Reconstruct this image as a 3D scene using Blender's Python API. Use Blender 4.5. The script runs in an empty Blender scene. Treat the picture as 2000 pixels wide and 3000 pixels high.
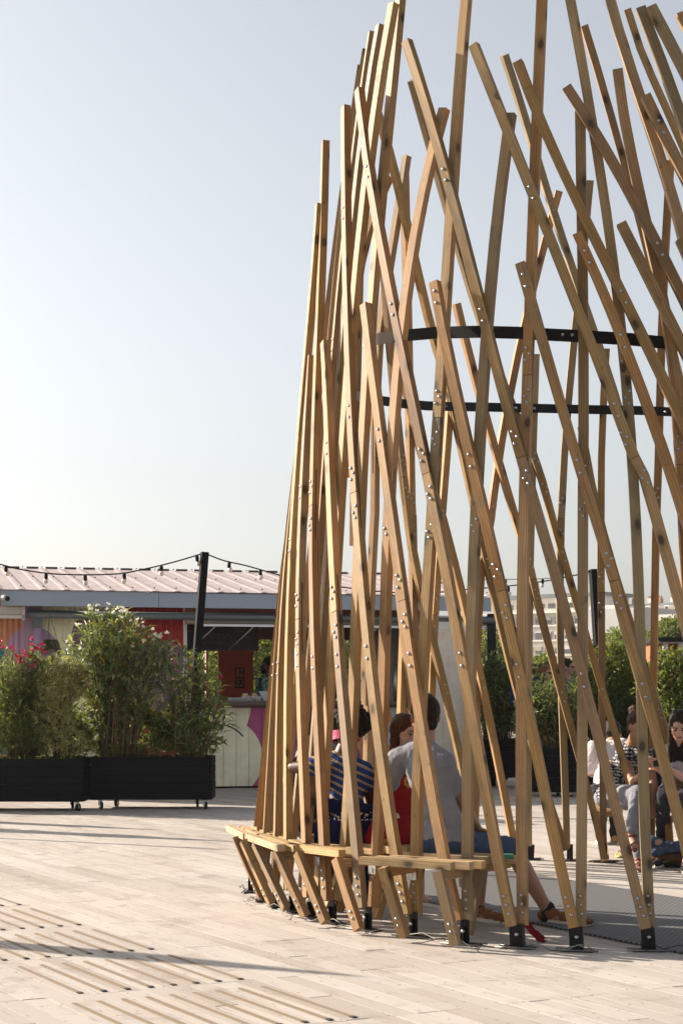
import bpy, bmesh, math, random
from mathutils import Vector, Matrix, Quaternion
rad = math.radians
S = bpy.context.scene
COL = S.collection
# ---------------------------------------------------------------- camera, sky, sun
FPX, HOR, EYE = 5100.0, 2030.0, 1.34          # focal length in photo pixels, horizon row, eye height (m)
cd = bpy.data.cameras.new('camera'); cam = bpy.data.objects.new('camera', cd); COL.objects.link(cam)
S.camera = cam
cam.location = (0, 0, EYE); cam.rotation_euler = (rad(90), 0, 0)
cd.sensor_fit = 'VERTICAL'; cd.sensor_height = 36; cd.sensor_width = 24
cd.lens = 36 * FPX / 3000; cd.shift_y = (HOR - 1500) / 3000
cd.clip_start = 0.1; cd.clip_end = 2000
SUN_EL, SUN_AZ = 24.5, 28.5                    # elevation; degrees beyond due left
sd = Vector((-math.cos(rad(SUN_AZ)) * math.cos(rad(SUN_EL)), math.sin(rad(SUN_AZ)) * math.cos(rad(SUN_EL)), math.sin(rad(SUN_EL))))
w = bpy.data.worlds.new('World'); S.world = w; w.use_nodes = True
nt = w.node_tree; bg = nt.nodes['Background']
sky = nt.nodes.new('ShaderNodeTexSky'); sky.sky_type = 'NISHITA'; sky.sun_disc = False
sky.sun_elevation = rad(SUN_EL); sky.sun_rotation = math.atan2(sd.x, sd.y)
sky.altitude = 50; sky.air_density = 1.0; sky.dust_density = 2.6; sky.ozone_density = 1.0
hs_ = nt.nodes.new("ShaderNodeHueSaturation"); hs_.inputs["Saturation"].default_value = 0.36; nt.links.new(sky.outputs[0], hs_.inputs["Color"])
nt.links.new(hs_.outputs[0], bg.inputs[0]); bg.inputs[1].default_value = 0.077
sl = bpy.data.lights.new('sun', 'SUN'); so = bpy.data.objects.new('sun', sl); COL.objects.link(so)
sl.energy = 5.0; sl.angle = rad(0.55); sl.color = (1.0, 0.87, 0.72)
so.rotation_euler = sd.to_track_quat('Z', 'Y').to_euler()
S.view_settings.view_transform = 'Standard'; S.view_settings.look = 'None'
S.view_settings.exposure = 1.18; S.view_settings.gamma = 1; S.view_settings.use_curve_mapping = False

# ---------------------------------------------------------------- helpers
def pt(px, py, Z):                              # photo pixel + distance -> point of the place
    return Vector(((px - 1000) * Z / FPX, Z, EYE + (HOR - py) * Z / FPX))
def gp(px, py, z=0.0):                          # photo pixel on a level plane at height z
    Z = (EYE - z) * FPX / (py - HOR)
    return Vector(((px - 1000) * Z / FPX, Z, z))
def tag(o, label=None, cat=None, group=None, kind=None):
    if label: o['label'] = label
    if cat: o['category'] = cat
    if group: o['group'] = group
    if kind: o['kind'] = kind
    return o
def empty(name, loc=(0, 0, 0)):
    o = bpy.data.objects.new(name, None); COL.objects.link(o); o.location = loc
    o.empty_display_size = 0.1
    return o
def mesh_obj(name, me, parent=None, smooth=False):
    o = bpy.data.objects.new(name, me); COL.objects.link(o)
    if parent is not None:
        o.parent = parent
        # children are built in world coordinates
        p = parent; off = Vector((0, 0, 0))
        while p is not None: off += p.location; p = p.parent
        o.location = -off
    return o
class MB:
    def __init__(s): s.v = []; s.f = []; s.uv = []; s.sm = []
    def face(s, idx, uvs=None, smooth=False):
        s.f.append(tuple(idx)); s.uv.append(uvs); s.sm.append(smooth)
    def quad(s, a, b, c, d, smooth=False):
        n = len(s.v); s.v += [tuple(a), tuple(b), tuple(c), tuple(d)]; s.face((n, n+1, n+2, n+3), None, smooth)
    def hexa(s, P):                              # 8 corners: bottom 4 ccw, top 4 ccw
        n = len(s.v); s.v += [tuple(p) for p in P]
        for q in ((3,2,1,0),(4,5,6,7),(0,1,5,4),(1,2,6,5),(2,3,7,6),(3,0,4,7)):
            s.face([n+i for i in q])
    def box(s, x0, x1, y0, y1, z0, z1, M=None):
        P = [Vector(p) for p in ((x0,y0,z0),(x1,y0,z0),(x1,y1,z0),(x0,y1,z0),(x0,y0,z1),(x1,y0,z1),(x1,y1,z1),(x0,y1,z1))]
        if M is not None: P = [M @ p for p in P]
        s.hexa(P)
    def beam(s, pts, wd, dp, nrm, off=0.0, caps=True):
        """square timber swept along pts; nrm(point) gives the outward direction; UV x = metres along, y = around"""
        pts = [Vector(p) for p in pts]; rings = []; L = [0.0]
        for i in range(1, len(pts)): L.append(L[-1] + (pts[i]-pts[i-1]).length)
        for i, p in enumerate(pts):
            t = (pts[min(i+1, len(pts)-1)] - pts[max(i-1, 0)]).normalized()
            n = Vector(nrm(p)); n = (n - t * n.dot(t)).normalized(); b = t.cross(n)
            c = p + n * off
            rings.append([c - b*wd/2 - n*dp/2, c + b*wd/2 - n*dp/2, c + b*wd/2 + n*dp/2, c - b*wd/2 + n*dp/2])
        n0 = len(s.v)
        for r in rings: s.v += [tuple(q) for q in r]
        per = [0, wd, wd+dp, 2*wd+dp, 2*wd+2*dp]
        for i in range(len(rings)-1):
            for k in range(4):
                k2 = (k+1) % 4
                s.face((n0+i*4+k, n0+i*4+k2, n0+(i+1)*4+k2, n0+(i+1)*4+k),
                       ((L[i], per[k]), (L[i], per[k+1]), (L[i+1], per[k+1]), (L[i+1], per[k])))
        if caps:
            m = n0 + (len(rings)-1)*4
            e = ((0, .5), (0, .5+wd), (.004, .5+wd), (.004, .5))
            s.face((n0+3, n0+2, n0+1, n0), e); s.face((m, m+1, m+2, m+3), e)
    def tube(s, pts, r, seg=8, caps=True, smooth=True, up=None):
        pts = [Vector(p) for p in pts]
        rs = r if isinstance(r, (list, tuple)) else [r]*len(pts)
        n0 = len(s.v); a = None
        for i, p in enumerate(pts):
            t = (pts[min(i+1, len(pts)-1)] - pts[max(i-1, 0)])
            t = t.normalized() if t.length > 1e-9 else Vector((0,0,1))
            if a is None:
                a = Vector((0,0,1)) if abs(t.z) < .9 else Vector((1,0,0))
            a = (a - t*a.dot(t)).normalized(); b = t.cross(a)
            for k in range(seg):
                th = 2*math.pi*k/seg
                s.v.append(tuple(p + (a*math.cos(th) + b*math.sin(th))*rs[i]))
        for i in range(len(pts)-1):
            for k in range(seg):
                k2 = (k+1) % seg
                s.face((n0+i*seg+k, n0+i*seg+k2, n0+(i+1)*seg+k2, n0+(i+1)*seg+k), None, smooth)
        if caps:
            s.face([n0+k for k in range(seg)][::-1]); m = n0+(len(pts)-1)*seg
            s.face([m+k for k in range(seg)])
    def lathe(s, prof, M=None, seg=12, smooth=True):
        n0 = len(s.v); M = M or Matrix.Identity(4)
        for (r, z) in prof:
            for k in range(seg):
                th = 2*math.pi*k/seg
                s.v.append(tuple(M @ Vector((r*math.cos(th), r*math.sin(th), z))))
        for i in range(len(prof)-1):
            for k in range(seg):
                k2 = (k+1) % seg
                s.face((n0+i*seg+k, n0+i*seg+k2, n0+(i+1)*seg+k2, n0+(i+1)*seg+k), None, smooth)
        s.face([n0+k for k in range(seg)][::-1]); m = n0+(len(prof)-1)*seg
        s.face([m+k for k in range(seg)])
    def ball(s, c, r, M3=None, seg=14, rings=9):
        """ellipsoid, r = 3 radii, M3 = 3 axes (columns)"""
        c = Vector(c); r = Vector(r) if hasattr(r, '__len__') else Vector((r, r, r)); n0 = len(s.v)
        ax = M3 if M3 is not None else (Vector((1,0,0)), Vector((0,1,0)), Vector((0,0,1)))
        s.v.append(tuple(c - ax[2]*r.z))
        for i in range(1, rings):
            ph = -math.pi/2 + math.pi*i/rings
            for k in range(seg):
                th = 2*math.pi*k/seg
                s.v.append(tuple(c + ax[0]*(r.x*math.cos(ph)*math.cos(th)) + ax[1]*(r.y*math.cos(ph)*math.sin(th)) + ax[2]*(r.z*math.sin(ph))))
        s.v.append(tuple(c + ax[2]*r.z)); top = len(s.v)-1
        for k in range(seg):
            k2 = (k+1) % seg
            s.face((n0, n0+1+k2, n0+1+k), None, True)
            for i in range(rings-2):
                a = n0+1+i*seg
                s.face((a+k, a+k2, a+seg+k2, a+seg+k), None, True)
            a = n0+1+(rings-2)*seg
            s.face((a+k, a+k2, top), None, True)
    def mesh(s, name, mat=None):
        me = bpy.data.meshes.new(name); me.from_pydata(s.v, [], s.f)
        if any(u is not None for u in s.uv):
            ul = me.uv_layers.new(name='UVMap'); i = 0
            for f, u in zip(s.f, s.uv):
                for k in range(len(f)):
                    ul.data[i].uv = u[k] if u is not None else (0, 0); i += 1
        if any(s.sm): me.polygons.foreach_set('use_smooth', s.sm)
        if mat is not None: me.materials.append(mat)
        me.update()
        return me
    def build(s, name, mat, parent=None):
        return mesh_obj(name, s.mesh(name, mat), parent)

# ---------------------------------------------------------------- materials
def newmat(name, col=(.5,.5,.5), rough=.6, metal=0.0, spec=0.5):
    m = bpy.data.materials.new(name); m.use_nodes = True
    b = m.node_tree.nodes['Principled BSDF']
    b.inputs['Base Color'].default_value = (*col, 1); b.inputs['Roughness'].default_value = rough
    b.inputs['Metallic'].default_value = metal; b.inputs['Specular IOR Level'].default_value = spec
    return m
class G:
    def __init__(s, m): s.m = m; s.nt = m.node_tree; s.b = s.nt.nodes['Principled BSDF']
    def n(s, t, **k):
        x = s.nt.nodes.new(t)
        for a, v in k.items():
            if a.startswith('i_'):
                x.inputs[int(a[2:])].default_value = v
            else: setattr(x, a, v)
        return x
    def l(s, a, b): s.nt.links.new(a, b)
    def math(s, op, a, b=None, c=None):
        x = s.n('ShaderNodeMath', operation=op)
        for i, v in enumerate((a, b, c)):
            if v is None: continue
            if isinstance(v, (int, float)): x.inputs[i].default_value = v
            else: s.l(v, x.inputs[i])
        return x.outputs[0]
    def mix(s, f, a, b, bt='MIX'):
        x = s.n('ShaderNodeMix', data_type='RGBA', blend_type=bt)
        for i, v in ((0, f), (6, a), (7, b)):
            if isinstance(v, (int, float)): x.inputs[i].default_value = v
            elif isinstance(v, tuple): x.inputs[i].default_value = (*v, 1) if len(v) == 3 else v
            else: s.l(v, x.inputs[i])
        return x.outputs[2]
    def noise(s, vec, scale, detail=3, rough=.55):
        x = s.n('ShaderNodeTexNoise'); x.inputs['Scale'].default_value = scale
        x.inputs['Detail'].default_value = detail; x.inputs['Roughness'].default_value = rough
        if vec is not None: s.l(vec, x.inputs['Vector'])
        return x.outputs['Fac']
    def ramp(s, f, stops):
        x = s.n('ShaderNodeValToRGB'); e = x.color_ramp.elements
        while len(e) < len(stops): e.new(.5)
        for q, (p, c) in zip(e, stops): q.position = p; q.color = (*c, 1) if len(c) == 3 else c
        s.l(f, x.inputs[0]); return x.outputs[0]
    def mapr(s, f, a, b, c=0., d=1.):
        x = s.n('ShaderNodeMapRange'); s.l(f, x.inputs[0])
        for i, v in enumerate((a, b, c, d)): x.inputs[i+1].default_value = v
        return x.outputs[0]
    def bump(s, h, st, dist=.01):
        x = s.n('ShaderNodeBump'); x.inputs['Strength'].default_value = st; x.inputs['Distance'].default_value = dist
        s.l(h, x.inputs['Height']); s.l(x.outputs[0], s.b.inputs['Normal'])

def wood_mat(name, A, B, Cc, knot=True, dirt=.0, sat_rnd=True):
    """timber with grain along UV x. A light, B mid, Cc grey-green/other variant per piece"""
    m = newmat(name, rough=.62, spec=.3); g = G(m)
    tc = g.n('ShaderNodeTexCoord'); oi = g.n('ShaderNodeObjectInfo')
    rv = g.math('MULTIPLY', oi.outputs['Random'], 37.0)
    cb = g.n('ShaderNodeCombineXYZ'); g.l(rv, cb.inputs[0]); g.l(rv, cb.inputs[1]); g.l(rv, cb.inputs[2])
    ad = g.n('ShaderNodeVectorMath', operation='ADD'); g.l(tc.outputs['UV'], ad.inputs[0]); g.l(cb.outputs[0], ad.inputs[1])
    m1 = g.n('ShaderNodeMapping'); m1.inputs['Scale'].default_value = (1.6, 55, 1); g.l(ad.outputs[0], m1.inputs[0])
    m2 = g.n('ShaderNodeMapping'); m2.inputs['Scale'].default_value = (1.0, 9, 1); g.l(ad.outputs[0], m2.inputs[0])
    g1 = g.noise(m1.outputs[0], 2.2, 5, .65)
    g2 = g.noise(m2.outputs[0], 1.3, 3, .5)
    # figured rings: wave distorted
    wv = g.n('ShaderNodeTexWave', wave_type='BANDS', bands_direction='Y'); g.l(m2.outputs[0], wv.inputs['Vector'])
    wv.inputs['Scale'].default_value = 2.6; wv.inputs['Distortion'].default_value = 7; wv.inputs['Detail'].default_value = 2; wv.inputs['Detail Scale'].default_value = .6
    base = g.mix(g.mapr(g2, .3, .7), A, B)
    base = g.mix(g.math('MULTIPLY', g.mapr(wv.outputs['Fac'], .35, .95), .45), base, tuple(c*.5 for c in B))
    base = g.mix(g.math('MULTIPLY', g.mapr(g1, .45, .72), .65), base, tuple(c*.5 for c in B))
    r2 = g.math('FRACT', g.math('MULTIPLY', oi.outputs['Random'], 7.31))
    base = g.mix(g.mapr(r2, .55, 1.0, 0, .6), base, g.mix(.5, Cc, g.mix(g.mapr(g1, .35, .75), Cc, tuple(c*.6 for c in Cc))))
    if knot:
        m3 = g.n('ShaderNodeMapping'); m3.inputs['Scale'].default_value = (5.0, 9.0, 1); g.l(ad.outputs[0], m3.inputs[0])
        vo = g.n('ShaderNodeTexVoronoi', feature='F1', voronoi_dimensions='2D'); g.l(m3.outputs[0], vo.inputs['Vector']); vo.inputs['Scale'].default_value = 1.0
        nd = g.math('ADD', vo.outputs['Distance'], g.math('MULTIPLY', g.math('SUBTRACT', g1, .5), .12))
        sel = g.math('GREATER_THAN', g.n('ShaderNodeSeparateColor').outputs[0], .5)
        sc = g.n('ShaderNodeSeparateColor'); g.l(vo.outputs['Color'], sc.inputs[0])
        gate = g.math('GREATER_THAN', sc.outputs[0], .80)
        k1 = g.math('MULTIPLY', g.mapr(nd, .14, .36, 1, 0), gate)
        k2 = g.math('MULTIPLY', g.mapr(nd, .10, .17, 1, 0), gate)
        base = g.mix(g.math('MULTIPLY', k1, .55), base, tuple(c*.35 for c in B))
        base = g.mix(g.math('MULTIPLY', k2, .8), base, (.035, .018, .012))
    ob_ = g.noise(tc.outputs['Object'], 2.6, 4, .7)
    base = g.mix(g.math('MULTIPLY', g.mapr(ob_, .5, .68), .5), base, (.15,.12,.065))
    base = g.mix(g.math('MULTIPLY', g.mapr(g.noise(tc.outputs['Object'], 14, 3, .7), .66, .74), .5), base, (.06,.045,.03))
    # per-piece tone
    hs = g.n('ShaderNodeHueSaturation'); g.l(base, hs.inputs['Color'])
    r3 = g.math('FRACT', g.math('MULTIPLY', oi.outputs['Random'], 13.7))
    g.l(g.mapr(r3, 0, 1, .66, 1.14), hs.inputs['Value']); g.l(g.mapr(r2, 0, 1, 1.06, .86), hs.inputs['Saturation'])
    r4 = g.math('FRACT', g.math('MULTIPLY', oi.outputs['Random'], 29.3))
    g.l(g.mapr(r4, 0, 1, .486, .503), hs.inputs['Hue'])
    g.l(hs.outputs[0], g.b.inputs['Base Color'])
    g.bump(g.math('ADD', g1, g.math('MULTIPLY', wv.outputs['Fac'], .4)), .25, .0015)
    return m
M = {}
M['timber'] = wood_mat('timber', (.50,.32,.135), (.35,.20,.07), (.30,.23,.105))
M['bench'] = wood_mat('bench_timber', (.56,.40,.20), (.46,.30,.13), (.47,.34,.175))
M['bolt'] = newmat('bolt_zinc', (.40,.41,.43), .3, 1.0)
M['steel'] = newmat('black_steel', (.008,.008,.009), .5, 0, .25)
M['galv'] = newmat('galvanised', (.5,.5,.48), .4, .9)
M['rod'] = newmat('steel_rod', (.20,.19,.18), .5, .6)

# deck board: weathered pale wood, one tone per board (attribute 'rnd')
def deck_mat():
    m = newmat('deck_wood', rough=.7, spec=.25); g = G(m)
    at = g.n('ShaderNodeAttribute', attribute_name='rnd'); tc = g.n('ShaderNodeTexCoord')
    mp = g.n('ShaderNodeMapping'); mp.inputs['Rotation'].default_value = (0, 0, -rad(90+28.6)); g.l(tc.outputs['Object'], mp.inputs[0])
    m1 = g.n('ShaderNodeMapping'); m1.inputs['Scale'].default_value = (1.5, 40, 1); g.l(mp.outputs[0], m1.inputs[0])
    gr = g.noise(m1.outputs[0], 2.0, 4, .6)
    st = g.noise(tc.outputs['Object'], .9, 4, .6)
    fine = g.noise(tc.outputs['Object'], 9, 3, .6)
    base = g.mix(g.mapr(at.outputs['Fac'], 0, 1), (.31,.275,.245), (.455,.425,.395))
    base = g.mix(g.math('MULTIPLY', g.mapr(gr, .4, .75), .3), base, (.36,.27,.20))
    base = g.mix(g.math('MULTIPLY', g.mapr(st, .5, .72), .42), base, (.34,.28,.235))
    base = g.mix(g.math('MULTIPLY', g.mapr(fine, .6, .75), .3), base, (.36,.32,.28))
    base = g.mix(g.math('MULTIPLY', g.mapr(g.noise(tc.outputs['Object'], .35, 2), .4, .6), .35), base, (.52,.48,.44))
    sp = g.n('ShaderNodeTexVoronoi', voronoi_dimensions='2D'); g.l(tc.outputs['Object'], sp.inputs['Vector']); sp.inputs['Scale'].default_value = 5.5
    base = g.mix(g.mapr(sp.outputs['Distance'], .03, .05, .75, 0), base, (.12,.09,.07))
    sc2 = g.noise(tc.outputs['Object'], 2.4, 6, .72)
    base = g.mix(g.math('MULTIPLY', g.mapr(sc2, .54, .70), .6), base, (.20,.165,.14))
    mk = g.n('ShaderNodeTexVoronoi', voronoi_dimensions='2D'); g.l(m1.outputs[0], mk.inputs['Vector']); mk.inputs['Scale'].default_value = .55
    base = g.mix(g.mapr(mk.outputs['Distance'], .04, .09, .55, 0), base, (.16,.12,.09))
    g.l(base, g.b.inputs['Base Color']); g.bump(gr, .2, .001)
    return m
M['deck'] = deck_mat()
M['under'] = newmat('deck_joist_dark', (.09,.055,.035), .9)
M['grip'] = newmat('grip_strip', (.20,.145,.095), .95)
M['black'] = newmat('black_end', (.02,.018,.016), .9)

# ---------------------------------------------------------------- deck
TH = rad(28.6); DU = Vector((-math.sin(TH), math.cos(TH), 0)); DV = Vector((math.cos(TH), math.sin(TH), 0))
def uv2(u, v, z=0): return Vector((DU.x*u + DV.x*v, DU.y*u + DV.y*v, z))
PW, PL, V0, U0 = 0.1127, 1.09, 2.637, 7.33
def deck():
    rng = random.Random(5)
    g = MB(); g.quad((-155,-10,-.14),(155,-10,-.14),(155,415,-.14),(-155,415,-.14))
    o = g.build('ground', newmat('ground_earth', (.16,.15,.11), .95)); tag(o, kind='structure')
    g = MB(); g.quad((-40,0,-.045),(45,0,-.045),(45,46,-.045),(-40,46,-.045))
    root = g.build('deck', M['under']); tag(root, kind='structure')
    boards = []
    for k in range(-260, 420):
        off = PL/2 if k % 4 == 0 else 0
        for j in range(-40, 70):
            u = U0 + off + j*PL; v = V0 + k*PW
            c = uv2(u + PL/2, v + PW/2)
            if c.y < 3.6 or c.y > 44 or abs(c.x) > 3 + c.y*.42: continue
            boards.append((c.y, u, v, k))
    vis = sorted([b for b in boards if 7.0 < b[0] and abs(uv2(b[1]+PL/2, b[2]).x) < b[0]*.2], key=lambda b: b[0])
    near = set((b[1], b[2]) for b in vis[:300])
    far_v = []; far_f = []; far_r = []
    for (y, u, v, k) in boards:
        dz = rng.uniform(-.0012, .0012); r = min(1, max(0, rng.gauss(.55, .25)))
        gw, gl = .0065, .006
        z1 = dz; z0 = -.028
        c = [uv2(u+gl, v+gw/2), uv2(u+gl, v+PW-gw/2), uv2(u+PL, v+PW-gw/2), uv2(u+PL, v+gw/2)]
        P = [(q.x, q.y, z0) for q in c] + [(q.x, q.y, z1) for q in c]
        F = [(4,5,6,7),(0,1,5,4),(1,2,6,5),(2,3,7,6),(3,0,4,7)]
        if (u, v) in near:
            me = bpy.data.meshes.new('board'); me.from_pydata(P, [], F)
            a = me.attributes.new('rnd', 'FLOAT', 'FACE'); a.data.foreach_set('value', [r]*5)
            me.materials.append(M['deck']); mesh_obj('board', me, root)
        else:
            n = len(far_v); far_v += P; far_f += [tuple(n+i for i in f) for f in F]; far_r += [r]*5
    me = bpy.data.meshes.new('far_boards'); me.from_pydata(far_v, [], far_f)
    a = me.attributes.new('rnd', 'FLOAT', 'FACE'); a.data.foreach_set('value', far_r)
    me.materials.append(M['deck']); o = mesh_obj('far_boards', me, root); tag(o, kind='stuff')
    # grip strips on the eight columns of the walkway
    sm = MB(); sm.box(-.011, .011, 0, .84, 0, .0025); sme = sm.mesh('grip_strip', M['grip'])
    em = MB(); em.box(-.0125, .0125, -.03, 0, 0, .0035); eme = em.mesh('strip_end', M['black'])
    for j in range(-1, 4):
        for k in range(-1 if j else 0, 8):
            v = V0 + (k+.5)*PW; u = U0 + j*PL + .02 + .1*0
            p = uv2(u + .04, v, .0018)
            if p.y < 6 or abs(p.x) > 4: continue
            for mm, nm in ((sme, 'grip_strip'), (eme, 'strip_end')):
                o = mesh_obj(nm, mm, root); o.location = p; o.rotation_euler = (0, 0, TH)
    # far end of an other strip line under the feet: none
    return root
DECK = deck()

# black rubber mat let onto the boards
def matting():
    m = newmat('mat_rubber', (.06,.062,.065), .8); g = G(m)
    tc = g.n('ShaderNodeTexCoord')
    mp = g.n('ShaderNodeMapping'); mp.inputs['Rotation'].default_value = (0,0,rad(20)); mp.inputs['Scale'].default_value=(1,1,1); g.l(tc.outputs['Object'], mp.inputs[0])
    ch = g.n('ShaderNodeTexBrick'); g.l(mp.outputs[0], ch.inputs['Vector']); ch.inputs['Scale'].default_value = 1
    ch.inputs['Brick Width'].default_value=.06; ch.inputs['Row Height'].default_value=.03; ch.inputs['Mortar Size'].default_value=.007
    ch.inputs['Color1'].default_value=(.02,.021,.024,1); ch.inputs['Color2'].default_value=(.03,.031,.035,1); ch.inputs['Mortar'].default_value=(.14,.14,.145,1)
    g.l(ch.outputs[0], g.b.inputs['Base Color'])
    b = MB(); P = [uv2(4.5, 5.80), uv2(4.5, 7.38), uv2(11.15, 7.33), uv2(11.15, 5.80)]
    b.hexa([(p.x,p.y,.003) for p in P] + [(p.x,p.y,.012) for p in P])
    o = b.build('rubber_mat', m); tag(o, 'long dark grey honeycomb rubber mat lying on the deck under the timber poles', 'mat')
matting()
# ---------------------------------------------------------------- timber pavilion
import numpy as np
CX, CY = 1.75, 11.43
RP = [(0,2.37),(.5,2.28),(2.05,2.13),(3.4,1.98),(4.9,1.84),(5.6,1.62),(7.2,1.2)]
def Rz(z):
    if z <= 0: return RP[0][1]
    for (a, ra), (b, rb) in zip(RP, RP[1:]):
        if z <= b: return ra + (rb-ra)*(z-a)/(b-a)
    return RP[-1][1]
def outn(p): 
    v = Vector((p.x-CX, p.y-CY, 0)); return v.normalized()
def surfZ(px, py, back):
    zs = np.linspace(8.0, 14.6, 331); best = None; prev = None; roots = []
    for Z in zs:
        X = (px-1000)*Z/FPX; z = EYE + (HOR-py)*Z/FPX
        d = math.hypot(X-CX, Z-CY) - Rz(z)
        if prev is not None and prev[1]*d <= 0 and d != prev[1]:
            roots.append(prev[0] + (Z-prev[0])*prev[1]/(prev[1]-d))
        prev = (Z, d)
        if best is None or d < best[1]: best = (Z, d)
    if not roots: return best[0], .25
    return (roots[-1] if back else roots[0]), 1.0
PAV = empty('timber_pavilion', (CX, CY, 0))
tag(PAV, 'tall open basket tower of leaning crossed square timber poles on black steel feet', 'timber tower')
bm_ = MB(); bm_.lathe([(.0098,0),(.0094,.0025),(.0075,.0052),(.004,.0068)], None, 10)
BOLT = bm_.mesh('bolt', M['bolt'])
def bolt_at(p, n, parent, sc=1.0):
    o = bpy.data.objects.new('bolt', BOLT); COL.objects.link(o); o.parent = parent
    off = Vector((0,0,0)); q = parent
    while q is not None: off += q.location; q = q.parent
    o.rotation_mode = 'QUATERNION'; o.rotation_quaternion = n.to_track_quat('Z', 'Y')
    o.location = p - off; o.scale = (sc, sc, sc)
    return o
def pole(pts, back=False, layer=0, foot=None, splices=(), pairs=(), deg=None, wd=.054, dp=.045, fb=False, Zs=None):
    ys = []; zs = []; ws = []
    for (x, y) in pts:
        Z, wt = surfZ(x, y, back); ys.append(y); zs.append(Z); ws.append(wt)
    if foot is not None:
        ys.append(foot[1]-40); zs.append(EYE*FPX/(foot[1]-HOR)); ws.append(4)
    if Zs is not None:
        cf = np.polyfit([pts[0][1], pts[-1][1]], Zs, 1)
    else:
        d = deg if deg is not None else (2 if len(pts) > 3 else 1)
        cf = np.polyfit(ys, zs, d, w=ws)
    lay = layer*.0255
    # fair the traced line: a timber is nearly straight between its joints
    cutsx = sorted(splices); grp = [[]]
    for q in pts:
        if cutsx and len(grp[-1]) > 0 and any((grp[-1][-1][1] - c_)*(q[1] - c_) < 0 for c_ in cutsx): grp.append([])
        grp[-1].append(q)
    new = []
    for gq in grp:
        n_ = len(gq)
        if n_ >= 4:
            yy = np.array([q[1] for q in gq], float); xx = np.array([q[0] for q in gq], float)
            w_ = np.ones(n_); w_[0] = w_[-1] = 2.5; m_ = yy.mean(); d_ = 4 if n_ >= 11 else (3 if n_ >= 6 else 2)
            c_ = np.polyfit((yy-m_)/500, xx, d_, w=w_)
            new += [(float(np.polyval(c_, (y-m_)/500)), float(y)) for y in yy]
        else: new += gq
    pts = new
    # dense centre line
    P = []
    for (a, b) in zip(pts, pts[1:]):
        P.append(a)
        if abs(a[1]-b[1]) > 500: P.append(((a[0]+b[0])/2, (a[1]+b[1])/2))
    P.append(pts[-1])
    def P3(x, y): return pt(x, y, float(np.polyval(cf, y)))
    cuts = sorted(splices); segs = []; cur = [P[0]]
    for a, b in zip(P, P[1:]):
        cc = [s for s in cuts if min(a[1], b[1]) < s <= max(a[1], b[1])]
        for s in (cc if b[1] > a[1] else cc[::-1]):
            t = (s-a[1])/(b[1]-a[1]); q = (a[0]+(b[0]-a[0])*t, s)
            cur.append(q); segs.append(cur); cur = [q]
        if abs(b[1]-cur[-1][1]) > 1: cur.append(b)
    segs.append(cur)
    def xat(y):
        for a, b in zip(P, P[1:]):
            if min(a[1], b[1]) <= y <= max(a[1], b[1]): return a[0]+(b[0]-a[0])*(y-a[1])/(b[1]-a[1])
        return P[0][0] if abs(y-P[0][1]) < abs(y-P[-1][1]) else P[-1][0]
    sgn = -1 if back else 1
    beams = []
    for sgm in segs:
        W = [P3(*q) for q in sgm]
        if len(W) < 2 or (W[0]-W[-1]).length < .04: continue
        t0 = (W[1]-W[0]).normalized(); t1 = (W[-1]-W[-2]).normalized()
        W[0] = W[0] + t0*.0018; W[-1] = W[-1] - t1*.0018
        g = MB(); g.beam(W, wd, dp, outn, lay)
        o = g.build('timber_beam', M['timber'], PAV); beams.append((min(q[1] for q in sgm), max(q[1] for q in sgm), o))
    def face_pt(y, du=0.0, dl=0.0):
        x = xat(y); p = P3(x, y); e = P3(xat(y+12), y+12); t = (e-p).normalized()
        n = outn(p); n = (n - t*n.dot(t)).normalized(); b = t.cross(n)
        return p + n*(lay + sgn*dp/2) + b*du + t*dl, n*sgn, t, b, p + n*lay
    def bm(y, dl, du):
        q, n, t, b, c = face_pt(y, du, dl)
        yy = HOR - (q.z-EYE)*FPX/q.y
        own = [o for a, bb, o in beams if a-3 <= yy <= bb+3] or [beams[0][2]]
        bolt_at(q, n, own[0])
    for s in splices:
        for dl, du in ((-.155,.008),(-.12,-.012),(-.085,.012),(.085,-.014),(.12,.012),(.155,-.004)):
            bm(s, dl, du)
        q, n, t, b, c = face_pt(s)
        g = MB(); hw = wd/2 + .0012
        up_px = .22*FPX/c.y*abs(t.z)
        W = [P3(xat(y_), y_) for y_ in (s-up_px, s-up_px*.5, s, s+up_px*.5, s+up_px)]
        g.beam(W, wd+.0024, .005, outn, lay)
        g.build('splice_plate', M['steel'], PAV)
    for s in pairs:
        bm(s, -.036, 0); bm(s, .036, .002)
    if fb:
        y1 = pts[-1][1]
        for k in range(3): bm(y1-38-26*k, 0, -.004+.004*k)
    return beams, P3, xat
OUT, INN = 1, -1
# front, outer layer (lean to the left going up); last point = foot end
pole([(1064,265),(1065,311),(1086,477),(1127,663),(1152,829),(1165,924),(1190,1082),(1223,1215),(1264,1393),(1289,1505),(1309,1640),(1342,1850),(1367,1975),(1394,2130),(1459,2488),(1503,2716)],
     layer=OUT, foot=(1516,2778), splices=(1393,), pairs=(911,507,1936), fb=True)
pole([(1080,893),(1098,1050),(1119,1256),(1148,1422),(1163,1530),(1186,1764),(1203,1844),(1228,2036),(1275,2347),(1307,2499),(1347,2700)],
     layer=OUT, foot=(1361,2768), splices=(1764,), pairs=(1278,1936), fb=True)
pole([(1281,829),(1300,966),(1337,1132),(1376,1297),(1416,1463),(1447,1608),(1469,1736),(1508,1880),(1532,2015),(1570,2179),(1622,2434),(1682,2721)],
     layer=OUT, foot=(1689,2786), splices=(1736,), pairs=(875,1354,1969), fb=True)
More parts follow.
